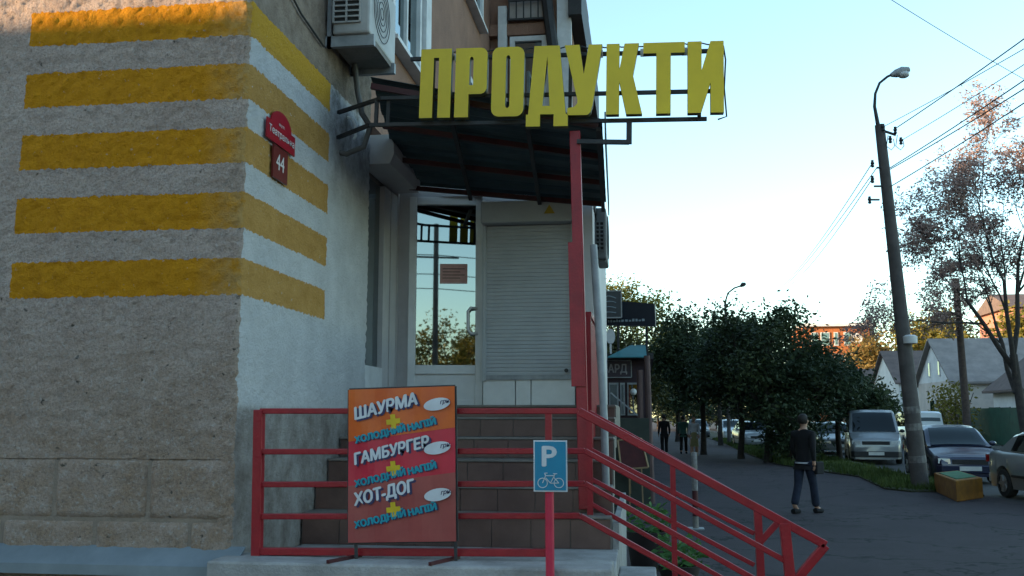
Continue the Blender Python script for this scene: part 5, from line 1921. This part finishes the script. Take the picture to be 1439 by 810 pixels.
def house(label, x0, x1, y0, y1, ze, zr, wall, roof, wins=(), gable='x', over=0.35, hip=0.0, attic=()):
    """ridge along x (gable ends face -x and +x); wins: list of (face, a, z0, w, h)"""
    h = thing('house', label, 'house', ((x0 + x1) / 2, (y0 + y1) / 2, 0))
    ym = (y0 + y1) / 2
    g = MB()
    g.box((x0, y0, 0), (x1, y1, ze))
    g.build('wall', wall, h)
    if not hip:
        g = MB()
        g.prism([(x0, y0 + 0.02, ze), (x0, y1 - 0.02, ze), (x0, ym, zr - 0.05)], (0.15, 0, 0))
        g.build('gable', M_hw, h)
        g = MB()
        g.prism([(x1 - 0.15, y0 + 0.02, ze), (x1 - 0.15, y1 - 0.02, ze), (x1 - 0.15, ym, zr - 0.05)], (0.15, 0, 0))
        g.build('gable', M_hw, h)
    g = MB()
    sl = (zr - ze) / (ym - y0)
    hx2 = hip
    a_, b_ = x0 - over, x1 + over
    for sgn in (-1, 1):
        ye_ = ym + sgn * (ym - y0 + over)
        z_ = ze - over * sl
        g.prism([(a_, ye_, z_), (b_, ye_, z_), (b_ - hx2, ym, zr), (a_ + hx2, ym, zr)], (0, 0, 0.14))
    if hip:
        for xx, xr_ in ((a_, a_ + hx2), (b_, b_ - hx2)):
            g.prism([(xx, ym - (ym - y0 + over), ze - over * sl), (xx, ym + (ym - y0 + over), ze - over * sl), (xr_, ym, zr)], (0, 0, 0.135))
    g.build('roof', roof, h)
    for face, a, z0, wd, hh in wins:
        f = MB()
        if face == '-y':
            f.box((a, y0 - 0.06, z0), (a + wd, y0 + 0.02, z0 + hh))
            fo = f.build('window', M_white, h)
            p_ = MB().box((a + 0.08, y0 - 0.075, z0 + 0.08), (a + wd - 0.08, y0 - 0.062, z0 + hh - 0.08))
        else:
            f.box((x0 - 0.06, a, z0), (x0 + 0.02, a + wd, z0 + hh))
            fo = f.build('window', M_white, h)
            p_ = MB().box((x0 - 0.075, a + 0.08, z0 + 0.08), (x0 - 0.062, a + wd - 0.08, z0 + hh - 0.08))
        p_.build('pane', G_win, fo)
    return h


XH = 20.7
house('white gabled house with long grey slate roof behind the timber pole', XH, 37, 68.3, 76.8, 4.1, 7.1, M_pinkw, M_slate,
           [('-x', 69.6, 1.4, 1.2, 1.5), ('-x', 72.6, 1.4, 1.2, 1.5), ('-x', 71.0, 4.5, 0.45, 1.1), ('-x', 73.3, 4.5, 0.45, 1.1), ('-y', 24, 1.2, 1.2, 1.5), ('-y', 28, 1.2, 1.2, 1.5)])
house('low white house with dark hipped roof behind the green fence', 21.7, 33, 57, 64, 3.55, 6.6, M_hw, M_droof, [('-y', 23.0, 1.5, 1.1, 1.5), ('-y', 26.5, 1.5, 1.1, 1.5)], hip=3.2, over=0.5)
house('pale house with dark roof beyond the white gabled house', 21.6, 33, 86, 95, 4.6, 7.4, M_hw, M_droof, [('-y', 22.4, 1.4, 1.3, 1.7), ('-y', 24.6, 1.4, 1.3, 1.7), ('-x', 88, 1.4, 1.3, 1.7), ('-x', 91, 1.4, 1.3, 1.7)])
M_orw = mat('orange_brick', (0.33, 0.11, 0.05), 0.85, (0.26, 0.085, 0.04), 2, 0.3, 12)
house('small orange brick house half hidden by the tree foliage', 20.4, 26, 104, 111, 4.0, 6.6, M_orw, M_droof, [('-y', 21.5, 1.2, 1.2, 1.5)])

# tall brick building in the sun
YT = 140.0
tb = thing('brick_building', 'sunlit orange brick flats with dark chimney beyond the low houses', 'building', (30, YT, 0))
x0, x1 = at(1128, 470, YT).x, at(1222, 470, YT).x
zt_ = at(1180, 459, YT).z
M_tb = mat('sunlit_brick', (0.42, 0.14, 0.05), 0.85, (0.34, 0.11, 0.04), 0.8)
MB().box((x0, YT, 0), (x1, YT + 12, zt_)).build('wall', M_tb, tb)
MB().box((x0 - 0.4, YT - 0.6, zt_), (x1 + 0.4, YT + 12.4, zt_ + 0.45)).build('roof', M_hw, tb)
for a_, b_ in ((1140, 1150), (1153, 1166), (1172, 1178), (1186, 1197)):
    for zz in (at(1180, 486, YT).z, at(1180, 486, YT).z - 3.0, at(1180, 486, YT).z - 6.0):
        p0, p1 = at(a_, 480, YT).x, at(b_, 480, YT).x
        f = MB().box((p0, YT - 0.12, zz), (p1, YT + 0.02, zz + 1.9)).build('window', M_white, tb)
        MB().box((p0 + 0.12, YT - 0.14, zz + 0.12), (p1 - 0.12, YT - 0.122, zz + 1.78)).build('pane', G_win, f)
dc = at(1204, 476, YT - 0.4)
MB().prism([(dc.x + 0.75 * math.cos(R(a)), YT - 0.35, dc.z + 0.75 * math.sin(R(a))) for a in range(0, 360, 18)], (0, -0.1, 0)).build('satellite_dish', M_hw, tb)
cx0, cx1 = at(1222, 470, YT).x, at(1231, 470, YT).x
MB().box((cx0, YT + 1, 0), (cx1, YT + 6, zt_ + 0.2)).build('stair_tower', M_droof, tb)
MB().box((at(1222, 450, YT).x, YT + 1.5, zt_ + 0.2), (at(1226, 450, YT).x, YT + 2.3, at(1224, 446, YT).z)).build('chimney', M_droof, tb)
pkb = thing('pink_house', 'tall pinkish house glimpsed behind the bare tree', 'house', (52, 120, 0))
xa = at(1424, 430, 120).x
MB().box((xa, 120, 0), (xa + 14, 132, at(1430, 432, 120).z)).build('wall', mat('pink_wall', (0.45, 0.2, 0.15), 0.85), pkb)
MB().prism([(xa - 0.6, 119.5, at(1430, 432, 120).z), (xa - 0.6, 132.5, at(1430, 432, 120).z), (xa - 0.6, 126, at(1430, 405, 120).z)], (15.2, 0, 0)).build('roof', M_droof, pkb)

# green sheet fence along the far side
fe = thing('sheet_fence', 'green sheet metal fence along the far side of the street', 'fence', (20, 55, 0))
M_gf = mat('fence_green', (0.012, 0.075, 0.05), 0.6, (0.008, 0.05, 0.035), 2)
for k in range(19):
    y = 40 + k * 1.55
    MB().box((19.58, y + 0.006, 0.12), (19.62, y + 1.544, 2.15 + 0.02 * (k % 3))).build('fence_panel', M_gf, fe)
    MB().box((19.621, y - 0.03, 0), (19.67, y + 0.03, 2.2)).build('post', M_dark, fe)
fe2 = thing('sheet_fence', 'brown board fence past the green fence across the street', 'fence', (20, 82, 0))
for k in range(12):
    y = 78 + k * 2.0
    MB().box((19.58, y + 0.006, 0.1), (19.62, y + 1.994, 1.7)).build('fence_panel', mat('fence_brown', (0.09, 0.06, 0.045), 0.8), fe2)

# ================================================================== TREES
def grow(rn, p, d, L, r_, depth, maxd, segs, tips, droop=0.0, spread=0.7, kids=(3, 4)):
    n = 3
    pts, rad = [p], [r_]
    q = p.copy()
    dd = d.copy()
    for i in range(n):
        dd = (dd + Vector((rn.gauss(0, .12), rn.gauss(0, .12), rn.gauss(0, .08) - droop * depth * 0.12))).normalized()
        q = q + dd * (L / n)
        pts.append(q.copy())
        rad.append(r_ * (1 - 0.42 * (i + 1) / n))
    segs.append((pts, rad, depth))
    if depth >= maxd:
        tips.append((pts[1], dd))
        tips.append((q, dd))
        return
    for k in range(rn.randint(*kids)):
        f_ = rn.uniform(0.45, 1.0) if k else 1.0
        b_ = pts[min(n, max(1, int(round(f_ * n))))]
        ax = Vector((rn.gauss(0, 1), rn.gauss(0, 1), rn.gauss(0, .5)))
        nd = (dd + ax.normalized() * spread * rn.uniform(.6, 1.3)).normalized()
        nd.z = max(nd.z, -0.35 if droop else -0.12)
        grow(rn, b_.copy(), nd.normalized(), L * rn.uniform(.58, .8), rad[-1] * rn.uniform(.6, .8), depth + 1, maxd, segs, tips, droop, spread, kids)


def leaf_cloud(rn, tips, per, spread, size, aspect=0.55, droop=0.3):
    V, Fc = [], []
    for (c, d) in tips:
        kk = per if rn.random() < 0.9 else per // 3
        for i in range(kk):
            p = c + Vector((rn.gauss(0, spread), rn.gauss(0, spread), rn.gauss(0, spread * .8)))
            dd = Vector((rn.gauss(0, 1), rn.gauss(0, 1), rn.gauss(0, .7) - droop)).normalized()
            s_ = dd.cross(Vector((rn.gauss(0, 1), rn.gauss(0, 1), rn.gauss(0, 1)))).normalized()
            l_ = size * rn.uniform(.6, 1.35)
            o = len(V)
            V += [p, p + dd * l_ * .45 + s_ * l_ * aspect * .5, p + dd * l_, p + dd * l_ * .45 - s_ * l_ * aspect * .5]
            Fc.append((o, o + 1, o + 2, o + 3))
    return V, Fc


M_bark = mat('bark', (0.055, 0.045, 0.04), 0.95, (0.03, 0.026, 0.024), 6, 0.6, 30)


def tree(label, loc, h, tr, seed, maxd, per, spread, lsize, lm, trunk_h=0.3, droop=0.0, spr=0.7, kids=(3, 4), lean=(0, 0), group=None, name='tree', aspect=0.55, ldroop=0.3, wide=1.0, bark=None, L0=0.3, zmin=0.0, rmax=0.0):
    rn = random.Random(seed)
    t = thing(name, label, 'tree', (0, 0, 0), group)
    segs, tips = [], []
    base = Vector((0, 0, 0))
    top_ = Vector((lean[0], lean[1], h * trunk_h))
    mid = base.lerp(top_, .5) + Vector((rn.gauss(0, .06), rn.gauss(0, .06), 0))
    segs.append(([base + Vector((0, 0, -0.1)), Vector((0, 0, 0.25)), mid, top_], [tr * 1.35, tr * 1.05, tr * .9, tr * .8], 0))
    nb = rn.randint(4, 5)
    for k in range(nb):
        a = 2 * math.pi * (k + rn.uniform(-.25, .25)) / nb
        up = rn.uniform(.5, 1.3) if k else 2.5
        d = Vector((math.cos(a) * wide, math.sin(a) * wide, up)).normalized()
        grow(rn, top_ + Vector((0, 0, -rn.uniform(0, .12) * h)) if k else top_.copy(), d, h * L0 * rn.uniform(.8, 1.1), tr * .58, 1, maxd, segs, tips, droop, spr, kids)
    # scale the crown to the wanted height
    zmax = max(p.z for p, _ in tips)
    sc = (h - top_.z) / (zmax - top_.z)
    rr_ = sorted(math.hypot(p.x - top_.x, p.y - top_.y) for p, _ in tips)[int(len(tips) * .97)]
    sh = rmax / rr_ if rmax else 1 + (sc - 1) * .5

    def fx(p):
        f_ = min(1, max(0, p.z - top_.z * .6) / (top_.z * .4))
        q_ = 1 + (sh - 1) * f_
        return Vector((top_.x * min(1, p.z / top_.z) + (p.x - top_.x * min(1, p.z / top_.z)) * q_, top_.y * min(1, p.z / top_.z) + (p.y - top_.y * min(1, p.z / top_.z)) * q_, top_.z + (p.z - top_.z) * sc if p.z > top_.z else p.z))
    g = MB()
    for pts, rad, dp in segs:
        g.tube([fx(p) for p in pts], [max(r_, .006) for r_ in rad], 8 if dp < 2 else (5 if dp < 4 else 3), caps=False)
    g.build('trunk', bark or M_bark, t, smooth=60)
    tp_ = [(fx(p), d) for p, d in tips]
    tp_ = [(p, d) for p, d in tp_ if p.z > zmin + rn.gauss(0, .18)]
    V, Fc = leaf_cloud(rn, tp_, per, spread, lsize, aspect, ldroop)
    me = bpy.data.meshes.new('crown')
    me.from_pydata(V, [], Fc)
    mesh_obj('crown', me, lm, t)
    t.location = loc
    t.rotation_euler = (0, 0, rn.uniform(0, 6))
    if name == 'bare_tree':
        t.rotation_euler = (0, 0, 0)
    return t


LM_d = leaf_mat('leaf_dark', (0.016, 0.03, 0.013), (0.055, 0.075, 0.03), 0.2)
LM_d2 = leaf_mat('leaf_deep', (0.014, 0.028, 0.015), (0.042, 0.064, 0.03), 0.2)
GT = 'dark trees along the verge'


def gx_(px, y):
    return at(px, 600, y).x


for lab, px, y, h_, tr, sd_, ls, lm, zm, rm in (
        ('dark leafy tree overhanging the path past the pawnshop', 988, 44, 6.5, .13, 11, .19, LM_d, 2.1, 2.1),
        ('rounded dark tree with drooping twigs beside the street lamp', 1040, 40, 5.5, .13, 12, .18, LM_d2, 2.0, 2.4),
        ('tallest dark tree in the verge row', 1078, 37, 5.9, .14, 23, .18, LM_d, 1.7, 2.1),
        ('dark tree spreading low over the parked van', 1125, 38, 4.9, .12, 14, .18, LM_d2, 1.5, 2.2),
        ('small dark tree hanging in front of the brick flats', 1178, 42, 4.4, .12, 18, .19, LM_d, 1.9, 2.1),
        ('dark tree with a slim trunk far along the path', 1012, 58, 7.4, .14, 15, .25, LM_d2, 2.6, 2.6),
        ('dark tree closing the far end of the path', 952, 66, 6.0, .16, 16, .26, LM_d, 2.4, 2.0)):
    tree(lab, (gx_(px, y), y, 0), h_, tr, sd_, 4, 34, .17 * ls / .18 * 2.1, ls, lm, .42, .22, .75, (3, 4), group=GT, wide=1.1, zmin=zm, rmax=rm * 1.12, aspect=.45)
tree('small dense dark shrub tree low beside the verge', (gx_(1112, 36), 36, 0), 2.6, .05, 17, 4, 16, .2, .12, LM_d2, .2, .2, .8, (3, 4), group=GT, rmax=.9)

for k, (px, y, h_) in enumerate(((925, 128, 6.5), (965, 118, 6.2), (1008, 132, 7.0), (1052, 122, 6.6), (1100, 130, 7.2))):
    tree(('low dark tree behind the pawnshop posts at the street end', 'low round tree closing the path', 'dim tree at the street end behind the parked cars', 'dim broad tree behind the verge trunks', 'dim tree beside the orange brick house')[k], (gx_(px, y), y, 0), h_, .18, 90 + k, 4, 16, .5, .42, LM_d2, .2, .2, .75, (3, 3), group='trees closing the street', wide=1.2, rmax=3.6)

LM_y = leaf_mat('leaf_autumn', (0.12, 0.12, 0.02), (0.24, 0.19, 0.04), 0.3)
tree('tall sunlit yellow tree behind the black advertising board', (gx_(872, 105), 105, 0), 16.5, .3, 31, 4, 20, .6, .4, LM_y, .3, 0, .45, (3, 4), wide=.4)
tree('dim olive tree standing between the advertising board and the pawnshop roof', (gx_(864, 46), 46, 0), 5.9, .18, 32, 4, 14, .4, .25, leaf_mat('leaf_olive', (0.05, 0.055, 0.015), (0.1, 0.09, 0.03)), .35, 0, .6, (3, 4), wide=.6)
GY = 'sunlit trees behind the houses'
tree('sunlit yellow green tree rising over the long slate roof', (gx_(1330, 120), 120, 0), 13.5, .3, 33, 4, 20, .8, .5, LM_y, .3, 0, .6, (3, 4), group=GY)
tree('sunlit tree beside the brick flats behind the lamp post', (gx_(1255, 125), 125, 0), 13.5, .3, 34, 4, 20, .8, .5, leaf_mat('leaf_tan', (0.14, 0.1, 0.03), (0.26, 0.19, 0.06), .3), .3, 0, .6, (3, 4), group=GY)
tree('sunlit golden tree at the end of the slate roof', (gx_(1400, 112), 112, 0), 13.0, .3, 35, 4, 20, .8, .5, LM_y, .3, 0, .6, (3, 4), group=GY)

# big thinly leaved tree over the houses
LM_p = leaf_mat('leaf_russet', (0.24, 0.16, 0.145), (0.4, 0.28, 0.25), 0.25)
yb_ = 46.0
tree('large thinly leaved russet tree spreading over the low houses', (at(1440, 560, yb_).x, yb_, 0), 16.5, .22, 58, 6, 9, .16, .17, LM_p, .27, 0.0, .62, (3, 4), name='bare_tree', aspect=.4, lean=(-0.35, 0), wide=1.1, L0=.3, rmax=5.8)


def bush(label, x, y, r_, h, seed, lm, n=900, ls=.09):
    rn = random.Random(seed)
    t = thing('bush', label, 'bush', (x, y, 0))
    g = MB()
    for i in range(9):
        a = rn.uniform(0, 6.28)
        g.tube([(x, y, 0), (x + .4 * r_ * math.cos(a), y + .4 * r_ * math.sin(a), h * .5), (x + .7 * r_ * math.cos(a), y + .7 * r_ * math.sin(a), h * .85)], [.025, .015, .006], 4)
    g.build('stems', M_bark, t)
    tips = []
    for i in range(n // 6):
        a, b_ = rn.uniform(0, 6.28), rn.random()
        rr_ = r_ * math.sqrt(rn.random()) * (1 - .4 * b_)
        tips.append((Vector((rr_ * math.cos(a), rr_ * math.sin(a), .15 + b_ * h * .9)), Vector((0, 0, 1))))
    V, Fc = leaf_cloud(rn, tips, 8, .1 * r_ + .05, ls)
    me = bpy.data.meshes.new('foliage')
    me.from_pydata(V, [], Fc)
    mesh_obj('foliage', me, lm, t)


LM_b = leaf_mat('leaf_bush', (0.025, 0.05, 0.015), (0.06, 0.09, 0.03))
bush('green bush in front of the pale house across the street', at(1240, 590, 82).x, 82, 2.2, 3.0, 51, LM_b, 1500, .3)
bush('yellowish green bush beside the timber pole behind the fence', at(1378, 570, 56).x - 0.2, 60, 1.6, 3.6, 52, LM_y, 1500, .22)
bush('reddish shrub in front of the white gabled house', at(1340, 570, 64).x, 64, 1.2, 2.8, 53, LM_p, 900, .2)

# ================================================================== surroundings outside the picture
# (blocks, house and dense tree added to shape light; the door mirrors the rest)
nb_ = thing('apartment_building', 'unseen long grey block added behind the striped one to shade the street', 'building', (-26, 60, 0))
MB().box((-34, 26, 0), (-16, 96, 18.5)).build('wall', M_core, nb_)  # added out of view to keep low sun off the street and houses
MB().box((-34.4, 25.6, 18.5), (-15.6, 96.4, 18.8)).build('roof', M_dark, nb_)
hb_ = thing('house', 'unseen low house with ridge roof added to shade the end wall', 'house', (-21, -4, 0))
MB().box((-26, -3.6, 0), (-17.2, 4.2, 4.45)).build('wall', M_hw, hb_)
MB().prism([(-26.3, 4.6, 4.46), (-26.3, 0.1, 7.6), (-26.3, -4.0, 4.46)], (9.3, 0, 0)).build('roof', M_droof, hb_)  # added occluder; roof slope shaped for the lower edge of the sun streak
tree('unseen tall dense tree added behind the low house to cut the sun streak', (-31, -0.6, 0), 22.0, .35, 77, 4, 30, .55, .4, LM_d, .42, 0, .75, (3, 4), wide=1.2, zmin=9.95, rmax=6.5)  # added occluder; crown bottom set to shade the wall above the streak
for lab, x0, x1, y0, y1, zz in (('unseen tall grey block added across the road to cut skylight', 14, 70, -46, -32, 17.0), ('unseen long grey block added across the yard to cut skylight', -64, -20, -42, -30, 16.0)):
    ob_ = thing('apartment_building', lab, 'building', ((x0 + x1) / 2, (y0 + y1) / 2, 0))  # blocks added behind the camera to hold skylight off the walls
    MB().box((x0, y0, 0), (x1, y1, zz)).build('wall', M_core, ob_)
    MB().box((x0 - .4, y0 - .4, zz), (x1 + .4, y1 + .4, zz + .3)).build('roof', M_dark, ob_)
GB = 'trees across the yard'
for k, (x, y, h_) in enumerate(((3.4, -46, 8.4), (6.6, -50, 7.6), (0.2, -53, 8.6))):
    tree(('broad sunlit tree across the yard', 'lower sunlit tree across the yard', 'tallest sunlit tree across the yard')[k], (x, y, 0), h_, .2, 60 + k, 4, 18, .45, .3, (LM_y, LM_y, LM_d)[k], .3, 0, .7, (3, 3), group=GB, wide=1.1)
rp_ = thing('utility_pole', 'concrete pole with crossarm across the yard', 'pole', (0.55, -18, 0))
MB().cyl((0.55, -18, 0), (0.55, -18, 9.6), .13, .1, n=10).build('pole', M_polec, rp_)
MB().bar((-.3, -18, 8.2), (1.5, -18, 8.2), .07).build('crossarm', M_dark, rp_)
for z_ in (8.3, 7.5, 6.9):
    tag(MB().tube([(-30, -15, z_), (-15, -16.5, z_ - .35), (0.55, -18, z_), (12, -19.5, z_ - .4), (25, -21, z_ + .2)], .02, 5).build('overhead_wire', M_wire), 'wire strung from the pole across the yard', 'wire', 'yard wires')
